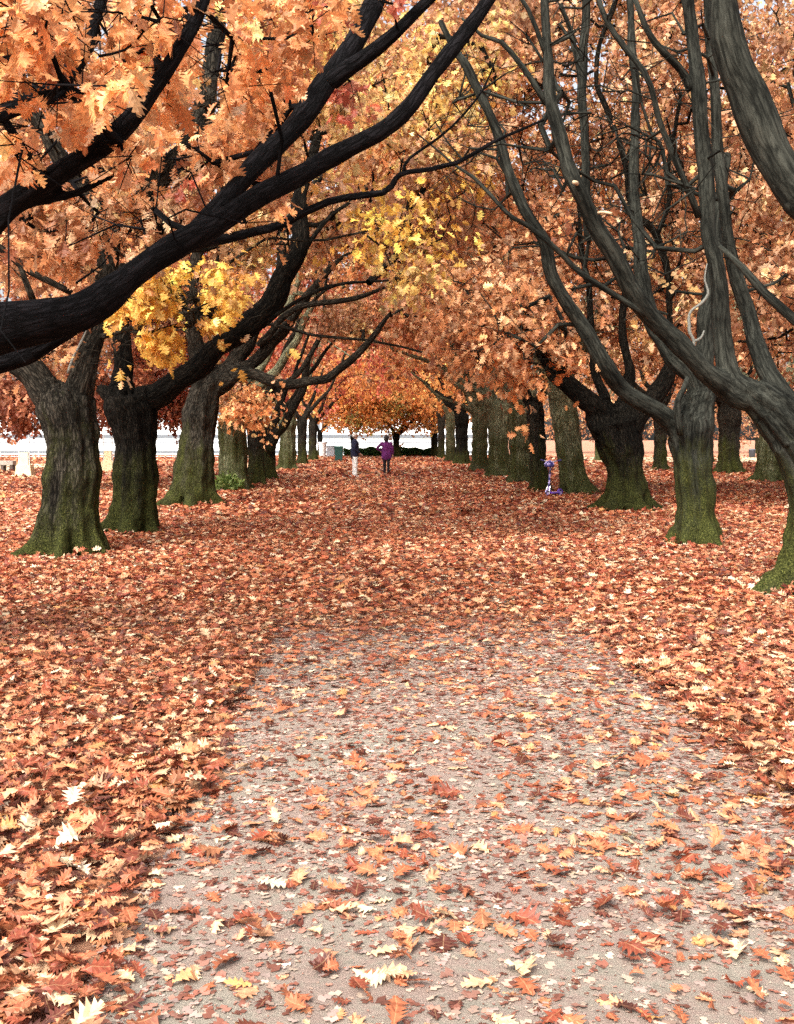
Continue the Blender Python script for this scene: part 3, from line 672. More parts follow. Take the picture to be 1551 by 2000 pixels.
# right row
tree(6.3, 2200, 'nearest oak on the right, only its thick grey limb shows in the top corner', [
    [(2200, 1390, 0, 330), (2200, 1300, 0, 270), (2200, 1050, 0, 225), (2205, 800, 0, 215), (2190, 640, 0, 220), (2180, 570, 0, 190)],
    [(2160, 600, 0, 150), (1950, 500, 0, 120), (1740, 462, 0, 108), (1620, 430, 0, 98), (1553, 375, 0, 86), (1503, 300, 0, 78), (1467, 200, 0, 74), (1432, 100, 0, 68), (1408, -5, 0, 56), (1395, -90, 0, 50)],
    [(2180, 600, .3, 130), (1900, 330, .8, 80), (1700, 150, 1.1, 60), (1600, -60, 1.3, 48)],
    ], 'grey',
    thin=[[(2050, 820, .5, 40), (1800, 760, .8, 28), (1650, 690, 1, 24), (1551, 624, 1.1, 20), (1490, 572, 1.2, 18), (1450, 520, 1.3, 14), (1408, 474, 1.4, 9)]],
    blobs=[(1760, 200, 0, 80, 130, .6, 8, 'pink')], leafn=6, sprays=2)

tree(10.3, 1612, 'leaning oak at the right edge, arching trunk with three long upright limbs', [
    [(1622, 1170, 0, 250), (1618, 1145, 0, 205), (1612, 1090, 0, 160), (1614, 1000, 0, 142), (1606, 930, 0, 130), (1566, 862, 0, 116), (1512, 806, 0, 92), (1468, 768, 0, 70)],
    [(1480, 782, 0, 62), (1430, 757, 0, 48), (1405, 742, -.1, 44), (1355, 701, -.2, 42), (1309, 650, -.3, 40), (1263, 603, -.4, 39), (1227, 556, -.5, 37), (1197, 499, -.6, 35), (1160, 435, -.7, 32), (1135, 378, -.8, 30), (1107, 321, -.8, 31), (1090, 262, -.8, 29), (1073, 191, -.8, 26), (1072, 100, -.8, 22), (1064, -10, -.8, 18), (1060, -80, -.8, 15)],
    [(1475, 775, 0, 60), (1436, 738, 0, 48), (1422, 690, 0, 40), (1412, 620, 0, 37), (1402, 513, 0, 34), (1384, 442, 0, 32), (1374, 353, 0, 32), (1364, 252, 0, 31), (1356, 126, 0, 30), (1340, -5, 0, 26), (1330, -80, 0, 26)],
    [(1600, 890, .1, 76), (1562, 825, .3, 54), (1530, 772, .5, 45), (1492, 719, .7, 38), (1467, 655, .9, 33), (1448, 584, 1, 30), (1434, 513, 1, 27), (1420, 442, 1, 25), (1406, 352, 1, 23), (1398, 252, 1, 22), (1390, 126, 1, 20), (1380, -5, 1, 17)],
    [(1600, 900, .2, 90), (1640, 800, .4, 70), (1700, 650, .6, 55), (1720, 400, .8, 40), (1690, 100, 1, 30)],
    ], 'grey',
    extra=[('cut_stub', [(1130, 362, -.85, 8), (1120, 357, -.95, 8)], CUT), ('cut_stub', [(1165, 418, -.72, 7), (1180, 414, -.85, 6), (1194, 416, -.9, 5)], CUT)],
    thin=[[(1256, 616, -.4, 12), (1213, 584, -.5, 12), (1153, 545, -.6, 12), (1124, 524, -.6, 11), (1071, 474, -.7, 11), (1035, 442, -.7, 10), (1000, 424, -.8, 9), (971, 398, -.8, 8), (920, 345, -.8, 7), (880, 318, -.8, 5), (820, 260, -.8, 3)],
          [(1068, 200, -.8, 13), (1040, 160, -.8, 12), (1010, 120, -.8, 11), (975, 80, -.8, 10), (940, 72, -.8, 7), (900, 40, -.8, 5)],
          [(1362, 425, 0, 14), (1329, 335, -.1, 13), (1294, 252, -.2, 12), (1273, 166, -.3, 12), (1223, 96, -.3, 12), (1190, 40, -.3, 11), (1172, -10, -.3, 10)],
          [(1352, 172, 0, 18), (1339, 146, 0, 16), (1304, 110, -.1, 15), (1263, 60, -.2, 12), (1235, 0, -.2, 10)],
          [(1065, 110, -.8, 10), (1045, 50, -.8, 9), (1010, -10, -.8, 8)]],
    blobs=[(1300, 260, .6, 260, 260, 1.2, 70, None), (1050, 200, .2, 120, 200, .8, 26, None), (1500, 560, 1.5, 60, 60, .5, 4, 'pink'), (1130, 60, -.5, 120, 80, .8, 8, 'pink')], leafn=5, sprays=2, twigr=.008)

tree(14.9, 1360, 'slender mossy oak on the right whose smooth limb arches left over the path', [
    [(1358, 1078, 0, 108), (1360, 1058, 0, 94), (1360, 1015, 0, 78), (1357, 950, 0, 72), (1350, 885, 0, 76), (1350, 835, 0, 84), (1362, 795, 0, 66), (1372, 765, 0, 50)],
    [(1340, 850, 0, 60), (1312, 830, 0, 44), (1284, 812, -.1, 39), (1249, 789, -.2, 37), (1213, 762, -.3, 36), (1188, 723, -.4, 35), (1160, 680, -.5, 33), (1138, 641, -.6, 31), (1110, 595, -.7, 29), (1085, 549, -.8, 27), (1067, 488, -.9, 25), (1042, 442, -1, 23), (1018, 389, -1, 22), (986, 312, -1, 21), (956, 227, -1, 19), (916, 136, -1, 17), (891, 100, -1, 15), (860, 40, -1, 12)],
    [(1368, 790, 0, 50), (1352, 735, 0, 45), (1312, 690, .1, 40), (1283, 640, .2, 36), (1262, 577, .3, 30), (1246, 477, .4, 26), (1241, 406, .5, 24), (1238, 330, .6, 20), (1243, 200, .7, 18), (1232, 60, .8, 16), (1228, -40, .8, 14)],
    [(1372, 775, 0, 48), (1378, 700, .1, 38), (1385, 600, .2, 32), (1398, 480, .3, 26), (1420, 300, .5, 20)],
    ], 'grey',
    thin=[[(1330, 850, -.3, 14), (1324, 815, -.35, 14), (1325, 785, -.35, 13), (1338, 762, -.3, 11), (1345, 740, -.2, 9)],
          [(1150, 470, 1.5, 18), (1142, 302, 1.5, 17), (1138, 151, 1.5, 18), (1145, -10, 1.5, 16)], [(1138, 170, 1.5, 14), (1115, 60, 1.5, 10), (1090, -10, 1.5, 8)]],
    extra=[('dead_sprout', [(1350, 690, -.6, 8), (1355, 665, -.6, 6), (1346, 642, -.6, 7), (1350, 607, -.6, 5), (1374, 590, -.6, 6), (1384, 574, -.6, 5), (1376, 547, -.6, 4), (1381, 515, -.6, 2)], PALE),
           ('dead_sprout', [(1353, 668, -.6, 6), (1368, 660, -.55, 5), (1374, 645, -.5, 3)], PALE)],
    blobs=[(1200, 360, 1.5, 260, 300, 2, 110, None), (930, 250, 0, 110, 200, 1.2, 30, None), (1000, 640, .5, 140, 90, 1.4, 95, 'rust'), (1080, 700, .5, 60, 40, .8, 22, 'orange'), (930, 600, 1.5, 90, 60, 1, 30, 'rust'), (1020, 450, 4, 120, 120, 1.4, 34, 'rust'), (1300, 560, 2, 60, 100, 1, 8, 'gold')],
    leafn=9, sprays=4, twigr=.007)

tree(22.2, 1222, 'black trunked oak on the right with a deep V fork, past the slender one', [
    [(1222, 1008, 0, 120), (1222, 992, 0, 98), (1222, 955, 0, 80), (1218, 900, 0, 74), (1206, 855, 0, 86), (1198, 825, 0, 98)],
    [(1180, 840, 0, 60), (1160, 808, 0, 46), (1140, 780, -.1, 42), (1120, 755, -.2, 40), (1085, 733, -.3, 24), (1050, 690, -.3, 16)],
    [(1225, 835, 0, 60), (1255, 800, 0, 42), (1285, 765, 0, 38), (1302, 735, 0, 34), (1312, 680, 0, 18), (1311, 640, 0, 14), (1304, 544, 0, 14), (1284, 463, 0, 16), (1233, 403, 0, 14), (1223, 322, 0, 13), (1198, 252, 0, 13), (1168, 166, 0, 12), (1168, 100, 0, 11), (1188, 40, 0, 11), (1208, -10, 0, 10)],
    [(1190, 830, .1, 40), (1178, 780, .1, 22), (1160, 700, .1, 17), (1153, 640, .1, 15), (1150, 560, .1, 13), (1133, 470, .1, 11), (1130, 380, .1, 9)],
    [(1210, 825, .1, 40), (1230, 740, .2, 22), (1215, 640, .3, 16), (1225, 520, .3, 14)],
    ], 'dark',
    thin=[[(1284, 463, 0, 10), (1305, 400, 0, 9), (1310, 300, 0, 8), (1330, 180, 0, 7)]],
    crown=(1.2, 1.8, 8.2, 7.0, 4.2, 5.4, 360, ['pink', 'brown', 'pink', 'rust'], lambda p, ax: 3.6 + 0 * p[:, 0]),
    blobs=[(1150, 300, -1, 260, 300, 2, 60, None), (1010, 60, 1, 130, 120, 1.5, 90, 'brown'), (1280, 40, 1, 200, 90, 1.5, 60, 'pink')],
    leafn=10, sprays=4, twigr=.0075)

row_tree(28.3, 1128, 56, 'leaning split oak on the right, scooter propped by its left side', 1, ['rust', 'brown', 'pink'], 'green', 745, -38, 230, cx=1.2, rad=(6, 4.6, 4), cz=6.8)
row_tree(29.8, 1056, 36, 'dark oak on the right directly behind the scooter', -1, ['rust', 'orange', 'brown'], 'brown', 790, -12, 200)
row_tree(36, 1016, 48, 'stout oak on the right, left of the dark one behind the scooter', -1, ['rust', 'brown'], 'green', 800, 0, 190)
row_tree(42, 974, 44, 'bright green mossy oak on the right side of the avenue', -1, ['orange', 'rust'], 'green', 790, 0, 170,
         extra_lines=[[(972, 810, 0, 26), (950, 776, -.3, 16), (918, 757, -.5, 12), (872, 722, -.8, 10), (825, 701, -1, 9), (767, 682, -1.2, 6), (738, 655, -1.3, 4)]])
row_tree(48.5, 937, 34, 'green oak on the right just beyond the brightest mossy trunk', -1, ['orange', 'rust'], 'green', 800, 0, 170,
         extra_lines=[[(935, 815, 0, 20), (905, 792, -.3, 9), (862, 777, -.5, 7), (825, 745, -.6, 6), (785, 712, -.8, 4)]])
row_tree(62, 902, 28, 'very dark oak far down the right row, fourth from its end', -1, ['arch', 'arch'], 'dark', 810, 0, 150)
row_tree(70, 880, 20, 'third oak from the far end of the right row', -1, ['arch', 'arch'], 'green', 815, 0, 140)
row_tree(80, 862, 15, 'second oak from the far end of the right row', -1, ['arch', 'arch'], 'brown', 820, 0, 130)
row_tree(89, 847, 12, 'last thin oak at the far end of the right row', -1, ['orange', 'gold'], 'dark', 822, 0, 120)
# trees closing the end of the avenue, crowns low
G2 = 'trees standing behind the avenue rows'
low = lambda z: (lambda p, ax: z + 0 * p[:, 0])
row_tree(84, 690, 11, 'dark trunked tree at the end of the path behind the man', 1, ['arch', 'arch', 'olive'], 'dark', 850, 0, 420, G2, zlow=low(1.9), cx=0, rad=(5.5, 4, 3.6), cz=5.6)
row_tree(86, 774, 14, 'dark spreading tree at the end of the path behind the woman', 1, ['arch', 'arch', 'gold'], 'dark', 850, 0, 420, G2, zlow=low(1.9), cx=.5, rad=(6, 4, 3.6), cz=5.6)
row_tree(93, 625, 11, 'tree beyond the hedge at its left end', 1, ['olive', 'gold', 'red'], 'dark', 845, 0, 130, G2, zlow=low(2.6), cx=0, rad=(5.5, 4, 4), cz=6)
row_tree(94, 850, 11, 'tree beyond the hedge at its right end', -1, ['gold', 'brown'], 'dark', 845, 0, 120, G2, zlow=low(2.8), cx=0, rad=(5.5, 4, 4), cz=6)
# outer rows
row_tree(50, 1290, 27, 'distant slim tree on the right seen between the V forked and the slender oak', -1, ['pink', 'rust', 'brown'], 'brown', 800, 0, 240, G2, zlow=low(2.9), cx=0, rad=(6.5, 5, 8), cz=11)
row_tree(46, 1424, 44, 'distant stout tree on the right seen behind the upright limbs', -1, ['brown', 'pink'], 'brown', 800, 0, 240, G2, zlow=low(3.0), cx=0, rad=(6.5, 5, 8), cz=11)
row_tree(37, 1502, 56, 'green footed tree on the right just inside the arch of the leaning oak', -1, ['gold', 'brown', 'rust'], 'green', 790, 12, 260, G2, zlow=low(3.0), cx=0, rad=(6, 4.6, 7.5), cz=10)
row_tree(76, 1168, 14, 'small far tree on the right beyond the split oak', -1, ['rust', 'pink'], 'green', 815, 0, 150, G2, zlow=low(3.0), cx=0, rad=(6.5, 5, 4.6), cz=7)
row_tree(66, 1385, 18, 'far tree on the right almost hidden behind the slender mossy oak', -1, ['rust', 'pink'], 'brown', 815, 0, 200, G2, zlow=low(3.0), cx=0, rad=(9, 5, 5), cz=7.5)
row_tree(21, 1900, 70, 'tree outside the right edge whose crown fills the upper right corner', -1, ['pink', 'brown', 'rust'], 'grey', 700, 0, 330, G2, zlow=low(3.2), cx=-1.5, rad=(6.5, 4.5, 6), cz=8)
row_tree(30, 1700, 50, 'tree outside the right edge, second behind the leaning oak', -1, ['pink', 'rust'], 'grey', 760, 0, 340, G2, zlow=low(3.0), cx=-2, rad=(7, 4.5, 7), cz=9)
row_tree(60, 1560, 26, 'far tree at the right edge beyond the green footed one', -1, ['pink', 'rust'], 'brown', 815, 0, 200, G2, zlow=low(3.0), cx=0, rad=(8, 5, 5), cz=7.5)
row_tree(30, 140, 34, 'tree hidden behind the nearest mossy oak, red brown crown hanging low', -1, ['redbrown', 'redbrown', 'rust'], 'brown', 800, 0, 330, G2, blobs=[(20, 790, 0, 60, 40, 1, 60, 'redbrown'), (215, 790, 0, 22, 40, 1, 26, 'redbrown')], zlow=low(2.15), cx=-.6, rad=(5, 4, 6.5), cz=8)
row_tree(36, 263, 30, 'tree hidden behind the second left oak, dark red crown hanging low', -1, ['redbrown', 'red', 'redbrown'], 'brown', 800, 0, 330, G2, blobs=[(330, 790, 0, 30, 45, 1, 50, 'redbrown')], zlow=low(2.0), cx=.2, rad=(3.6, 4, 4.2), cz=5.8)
row_tree(44, -60, 40, 'tree beyond the left edge of the picture with rusty low crown', -1, ['rust', 'redbrown'], 'brown', 800, 0, 200, G2, zlow=low(2.2), cx=1, rad=(6, 4, 9), cz=10.5)
G3 = 'far trees closing the view'
for i_, (D_, px_, pal_, h_) in enumerate([(122, 60, 'brown', 3.9), (126, 330, 'redbrown', 3.9), (121, 560, 'arch', 2.6), (128, 770, 'arch', 2.8), (124, 980, 'gold', 2.6), (118, 1130, 'rust', 1.5), (112, 1250, 'pink', 1.2), (124, 1370, 'rust', 1.1), (115, 1480, 'brown', 1.3), (126, 1600, 'pink', 1.2)]):
    row_tree(D_, px_, 11, ['far brown tree above the white building at the left edge', 'far dark red tree above the white building between the second and third left oaks', 'far gold tree above the white building, left of the avenue end', 'far orange tree above the white building on the path axis', 'far gold tree right of the avenue end', 'far rusty low tree behind the scooter side of the row', 'far pink brown low tree left of the distant slim tree', 'far rusty low tree behind the slender mossy oak', 'far brown low tree by the small dark litter bin', 'far pink brown low tree at the right edge'][i_],
        1, [pal_, pal_, 'brown'], 'brown', 845, 0, 200, G3, zlow=low(h_), cx=0, rad=(9, 6, 7.5), cz=7.5)
def clear_of_limbs(p):
    """foliage hangs beside and behind the great limbs rather than over them"""
    if not len(p): return np.zeros(0, bool)
    px = CX + p[:, 0] / p[:, 1] * F; py = HZ - (p[:, 2] - EYE) / p[:, 1] * F
    H = HERO_A; ok = np.ones(len(p), bool)
    for c0 in range(0, len(p), 4000):
        q = slice(c0, c0 + 4000)
        d = np.hypot(px[q, None] - H[None, :, 0], py[q, None] - H[None, :, 1])
        ok[q] = ~((d < H[None, :, 3] * .5 + 14) & (p[q, 1, None] < H[None, :, 2] + .15)).any(1)
    return ok | (pnoise(p, 3.1, 77) > .62)
for a, k in SPECS:
    if k.get('hero', True):
        for li, pl in enumerate(list(a[3]) + list(k.get('thin', ()))):
            s_ = spline(np.array([[x / 100, y / 100, dd, wd] for x, y, dd, wd in pl]), .12)
            for x, y, dd, wd in s_: HERO.append((x * 100, y * 100, a[0] + dd, wd))
HERO_A = np.array(HERO)
for a, k in SPECS: build_tree(*a, **k)
#TREES-END

# ------------------------------------------------------------ ground
def groundmat():
    m, n, N, L = newmat('ground')
    geo = N('ShaderNodeNewGeometry')
    a = N('ShaderNodeTexNoise'); a.inputs['Scale'].default_value = 9; a.inputs['Detail'].default_value = 10; a.inputs['Roughness'].default_value = .8
    L(geo.outputs['Position'], a.inputs['Vector'])
    v = N('ShaderNodeTexVoronoi'); v.inputs['Scale'].default_value = 11; L(geo.outputs['Position'], v.inputs['Vector'])
    r = ramp(N, [(.0, (.16, .05, .025)), (.35, (.34, .13, .07)), (.65, (.48, .23, .13)), (1, (.62, .40, .26))]); 
    sp = N('ShaderNodeSeparateColor'); L(v.outputs['Color'], sp.inputs[0])
    mx = N('ShaderNodeMath'); mx.operation = 'MULTIPLY_ADD'; mx.inputs[1].default_value = .6; L(sp.outputs[0], mx.inputs[0])
    m2 = N('ShaderNodeMath'); m2.operation = 'MULTIPLY'; m2.inputs[1].default_value = .4; L(a.outputs[0], m2.inputs[0]); L(m2.outputs[0], mx.inputs[2])
    L(mx.outputs[0], r.inputs[0])
    b = N('ShaderNodeBsdfPrincipled'); b.inputs['Roughness'].default_value = .9; L(r.outputs[0], b.inputs['Base Color'])
    bp = N('ShaderNodeBump'); bp.inputs['Distance'].default_value = .05; L(a.outputs[0], bp.inputs['Height']); L(bp.outputs[0], b.inputs['Normal'])
    o = N('ShaderNodeOutputMaterial'); L(b.outputs[0], o.inputs[0])
    return m
def pathmat():
    m, n, N, L = newmat('path')
    geo = N('ShaderNodeNewGeometry')
    f = N('ShaderNodeTexNoise'); f.inputs['Scale'].default_value = 160; f.inputs['Detail'].default_value = 6; f.inputs['Roughness'].default_value = .75; L(geo.outputs['Position'], f.inputs['Vector'])
    g = N('ShaderNodeTexNoise'); g.inputs['Scale'].default_value = 1.6; g.inputs['Detail'].default_value = 7; L(geo.outputs['Position'], g.inputs['Vector'])
    d = N('ShaderNodeTexNoise'); d.inputs['Scale'].default_value = 22; d.inputs['Detail'].default_value = 7; d.inputs['Roughness'].default_value = .7; L(geo.outputs['Position'], d.inputs['Vector'])
    r1 = ramp(N, [(.30, (.09, .075, .058)), (.48, (.27, .235, .185)), (.72, (.41, .36, .285))]); f3 = N('ShaderNodeMath'); f3.operation = 'MULTIPLY_ADD'; f3.inputs[1].default_value = .45; L(d.outputs[0], f3.inputs[0]); f4 = N('ShaderNodeMath'); f4.operation = 'MULTIPLY_ADD'; f4.inputs[1].default_value = .55; L(f.outputs[0], f4.inputs[0]); L(f3.outputs[0], f4.inputs[2]); f3.inputs[2].default_value = 0; L(f4.outputs[0], r1.inputs[0])
    r2 = ramp(N, [(.3, (.19, .13, .105)), (.7, (.36, .27, .22))]); L(f.outputs[0], r2.inputs[0])
    am = N('ShaderNodeMath'); am.operation = 'ADD'; L(g.outputs[0], am.inputs[0]); L(d.outputs[0], am.inputs[1])
    mr = N('ShaderNodeMapRange'); mr.inputs[1].default_value = .86; mr.inputs[2].default_value = 1.08; L(am.outputs[0], mr.inputs[0])
    mx = N('ShaderNodeMix'); mx.data_type = 'RGBA'; L(mr.outputs[0], mx.inputs[0]); L(r1.outputs[0], mx.inputs[6]); L(r2.outputs[0], mx.inputs[7])
    b = N('ShaderNodeBsdfPrincipled'); b.inputs['Roughness'].default_value = .8; L(mx.outputs[2], b.inputs['Base Color'])
    bp = N('ShaderNodeBump'); bp.inputs['Distance'].default_value = .012; bp.inputs['Strength'].default_value = .8
    ad = N('ShaderNodeMath'); ad.operation = 'ADD'; L(f.outputs[0], ad.inputs[0]); L(d.outputs[0], ad.inputs[1]); L(ad.outputs[0], bp.inputs['Height']); L(bp.outputs[0], b.inputs['Normal'])
    o = N('ShaderNodeOutputMaterial'); L(b.outputs[0], o.inputs[0])
    return m
def sheet(name, x0, x1, y0, y1, z, mat, edge=.0, seed=0):
    n = 60 if edge else 1; V = []
    for i in range(n + 1):
        y = y0 + (y1 - y0) * i / n
        e = pnoise([[0, y, 0], [7, y, 0]], 1.3, seed) * edge
        V += [(x0(y) + e[0] if callable(x0) else x0, y, z), (x1(y) + e[1] if callable(x1) else x1, y, z)]
    me = mesh(name, V, [[2 * i, 2 * i + 1, 2 * i + 3, 2 * i + 2] for i in range(n)])
    return tag(link(name, me, mat), kind='structure')
sheet('ground', -600, 600, -30, 1500, 0, groundmat())
PL = lambda y: -.69 + (703 - CX) / F * y          # left edge of the swept path
PR = lambda y: 1.70 + (725 - CX) / F * y
sheet('path', PL, PR, -20, 92, .006, pathmat(), .07, 3)
SUNLIT_GROUND = plain('pale_sunlit_ground', (.58, .47, .29), .95, .12, 3, bump=.3)  # pale bare ground, with the sunlit strips put into its yellow colour
PAVE = plain('plaza_paving', (.78, .76, .70), .9, .06, 1.5)
sheet('plaza_ground', -90, -17.5, 47.5, 66, .004, SUNLIT_GROUND)
sheet('plaza_paving', -120, 11, 92, 112, .004, PAVE)
sheet('side_ground', 13, 90, 67, 90, .004, SUNLIT_GROUND)
# worn soil round the foot of the leaning oak
b_ = P(1545, 1165, 10.2); V = [(b_[0] + .5, b_[1], .012)]; 
for i in range(28):
    t = i / 28 * 2 * math.pi; rr = 1 + .18 * math.sin(3 * t + 1) + .1 * math.sin(7 * t)
    V.append((b_[0] + .5 + .95 * rr * math.cos(t), b_[1] - .1 + .42 * rr * math.sin(t), .008))
tag(link('soil_patch', mesh('soil_patch', V, [[0, 1 + i, 1 + (i + 1) % 28] for i in range(28)]), plain('soil', (.16, .115, .08), .95, .35, 30, bump=.5)), kind='structure')

# ------------------------------------------------------------ fallen leaves
LP = [((.46, .165, .075), 4), ((.36, .098, .042), 6), ((.22, .042, .018), 5), ((.53, .25, .14), 3.5), ((.62, .37, .23), 2), ((.66, .50, .34), 1.0), ((.095, .018, .010), 4), ((.44, .20, .07), .5)]
def litter(y0, y1, dens, lod, size, mg, name=None, L=None, tilt=.45):
    area = (y1 - y0) * ((y0 + y1) / 2 * .74 + 2 * mg)
    n = int(area * dens)
    t = rng.random(n); a_, b0 = .37, mg                        # sample y with width growing
    y = y0 + (y1 - y0) * t
    wdt = .37 * y + mg; keep = rng.random(n) < wdt / (.37 * y1 + mg); y = y[keep]; wdt = wdt[keep]
    x = (rng.random(len(y)) * 2 - 1) * wdt
    # thin the leaves on the walked strip, ragged at its edges
    p = np.stack([x, y, 0 * x], 1)
    e = .04 * pnoise(p, 1.6, 21) + .04 * pnoise(p, 7, 22)
    inside = np.minimum(x - PL(y) + e, PR(y) - x + e * 1.6)
    far = np.clip((y - 8.0) / 1.8, 0, 1)
    prob = np.where(inside > 0, np.clip(.115 + .05 * pnoise(p, 1.3, 5) + .05 * np.clip(y - 6, 0, 3) + .4 * np.exp(-np.maximum(inside, 0) / .06) + far * .9, .05, 1), 1)
    prob = np.where((inside > 0) & (x > PR(y) - .55 - .1 * y), np.maximum(prob, .2), prob)
    pp = (y > 47.5) & (y < 66) & (x < -17.5) | (y > 67) & (x > 13)
    prob = np.where(pp, .05, prob)
    d1 = ((x - b_[0] - .5) / .95) ** 2 + ((y - b_[1] + .1) / .42) ** 2
    prob = np.where(d1 < 1, .15, prob)
    k = rng.random(len(y)) < prob; x, y, inside = x[k], y[k], inside[k]; n = len(x)
    cols = np.array([c for c, w_ in LP]); wt = np.array([w_ for c, w_ in LP], float); wt /= wt.sum()
    c = cols[rng.choice(len(cols), n, p=wt)] * np.exp(rng.normal(size=(n, 1)) * .2)
    p = np.stack([x, y, 0 * x], 1)
    pal_ = np.clip(.5 + .5 * pnoise(p * [.6, 1.6, 1], .35, 31), 0, 1)[:, None]  # paler crosswise bands put sun patches into the leaf colour
    c = c * np.array([[1, 1.02, .95]]) * (.86 + .30 * pal_) * np.where(y > 9, 1.12, 1.0)[:, None] + pal_ * .02
    c = np.minimum(c, np.array([[.64, .50, .35]]))
    th = rng.random(n) * 2 * np.pi
    ax = np.stack([np.cos(th), np.sin(th), rng.normal(size=n) * tilt * .55], 1)
    nn = np.stack([rng.normal(size=n) * tilt, rng.normal(size=n) * tilt, np.ones(n)], 1)
    sz = size * (.35 + .95 * rng.random(n)) * np.where((inside > 0) & (y < 9), .95, 1)
    heap = np.where(inside > 0, .2 + .8 * np.clip(far[0] if len(far) == 1 else (y - 7) / 3, 0, 1), 1.0)
    z = .012 + rng.random(n) * .07 * heap + sz * np.abs(ax[:, 2]) * .25
    fold = rng.normal(size=n) * .30 + .08; curl = rng.normal(size=n) * .38
    flat = (inside > 0) & (rng.random(n) < .45)
    fold = np.where(flat, fold * .25, fold); curl = np.where(flat, curl * .2, curl); nn[:, :2] *= np.where(flat, .25, 1)[:, None]; ax[:, 2] *= np.where(flat, .2, 1)
    z = np.where(flat, .012, z)
    L.add(lod, np.stack([x, y, z], 1), ax, nn, sz, c, fold, curl)
L = Leaves(); litter(2.1, 5, 1300, 0, .088, 1.6, L=L, tilt=.27); litter(5, 9.5, 1300, 0, .08, 1.8, L=L, tilt=.27)
o = L.build('fallen_leaves', LITTERN, uv=True); tag(o, kind='stuff', label='curled red and tan oak leaves covering the near ground')
L = Leaves(); litter(9.5, 20, 850, 1, .092, 2, L=L, tilt=.26); litter(20, 40, 260, 2, .14, 3, L=L, tilt=.3); litter(40, 96, 60, 3, .24, 4, L=L, tilt=.3)
for a, k in SPECS:                                          # drifts against the roots
    if 8 < a[0] < 30 and a[1] < 1650:
        x0_, y0_, wd_m = a[3][0][0][0], a[0], a[3][0][1][3] / F * a[0] / 2
        q0 = P(x0_, 0, y0_); n = 260; t = rng.random(n) * 6.28; r_ = wd_m * (1.0 + .9 * rng.random(n) ** 1.5)
        lift = .16 * np.clip(1.5 - r_ / wd_m, 0, 1) * (.5 + .5 * np.sin(t * 2 + x0_))
        pos = np.stack([q0[0] + r_ * np.cos(t), y0_ + r_ * np.sin(t), .02 + np.maximum(lift, 0) + .05 * rng.random(n)], 1)
        cols = np.array([c for c, w_ in LP]); wt = np.array([w_ for c, w_ in LP], float); wt /= wt.sum()
        nn = np.stack([np.cos(t) * .5, np.sin(t) * .5, 1 + 0 * t], 1) + rng.normal(size=(n, 3)) * .35
        L.add(1, pos, rng.normal(size=(n, 3)) * [1, 1, .3], nn, .05 + .08 * rng.random(n), cols[rng.choice(len(cols), n, p=wt)], rng.normal(size=n) * .35, rng.normal(size=n) * .4)
o = L.build('fallen_leaves', LITTER); tag(o, kind='stuff', label='carpet of fallen leaves under the avenue trees')

# crumbled bits trodden into the path
n = 66000; y = 2.1 + 7.6 * rng.random(n) ** .8; x = PL(y) - .1 + (PR(y) - PL(y) + .2) * rng.random(n)
p = np.stack([x, y, .008 + .004 * rng.random(n)], 1); k = rng.random(n) < .75 + .35 * pnoise(p, 3, 42); p = p[k]; n = len(p)
fc = np.array([(.34, .165, .12), (.24, .09, .06), (.38, .26, .20), (.33, .24, .205), (.44, .34, .26), (.16, .06, .04)])[rng.integers(0, 6, n)] * np.exp(rng.normal(size=(n, 1)) * .2)
th = rng.random(n) * 6.28; L = Leaves()
L.add(2, p, np.stack([np.cos(th), np.sin(th), 0 * th], 1), np.stack([rng.normal(size=n) * .1, rng.normal(size=n) * .1, np.ones(n)], 1), .008 + .042 * rng.random(n) ** 2.2, fc, rng.normal(size=n) * .1, rng.normal(size=n) * .1)
o = L.build('leaf_fragments', LITTER); tag(o, kind='stuff', label='crumbled leaf bits trodden into the grey path')

# ------------------------------------------------------------ far structures
WHITE = plain('white_render', (.88, .88, .87), .7, .03, 2)
GREY = plain('grey_trim', (.10, .11, .125), .6, .1, 4)
GLASS = plain('dark_window', (.16, .18, .20), .2, .2, 3)
bld = empty('long_building', (-20, 112, 0)); tag(bld, 'long low white building with grey bands beyond the end of the avenue', 'building')
m = MB(); m.box(-75, 30, 0, 9, 0, 4.0); m.build('wall', WHITE, bld)
m = MB(); m.box(-75.3, 30.3, -.35, 9.3, 4.0, 4.3); m.box(-74, 29, .5, 8.5, 4.3, 4.5); m.build('roof', GREY, bld)
m = MB(); m.box(-75, 30, -.10, -.002, .0, .32); m.build('plinth', GREY, bld)
m = MB(); m.box(-75, 30, -.14, -.002, 1.1, 1.28); m.build('band', plain('light_band', (.20, .21, .23), .6), bld)
m = MB(); m.box(-75, 30, -.25, -.002, 1.62, 1.98); m.build('band', GREY, bld)
for k in range(17):
    x = -73 + k * 6
    m = MB(); m.box(x, x + 2.2, -.06, -.002, 2.5, 3.6); f = m.build('window', WHITE, bld)
    m = MB(); m.box(x + .12, x + 1.05, -.085, -.062, 2.6, 3.5); m.box(x + 1.15, x + 2.08, -.085, -.062, 2.6, 3.5); m.build('pane', GLASS, f)
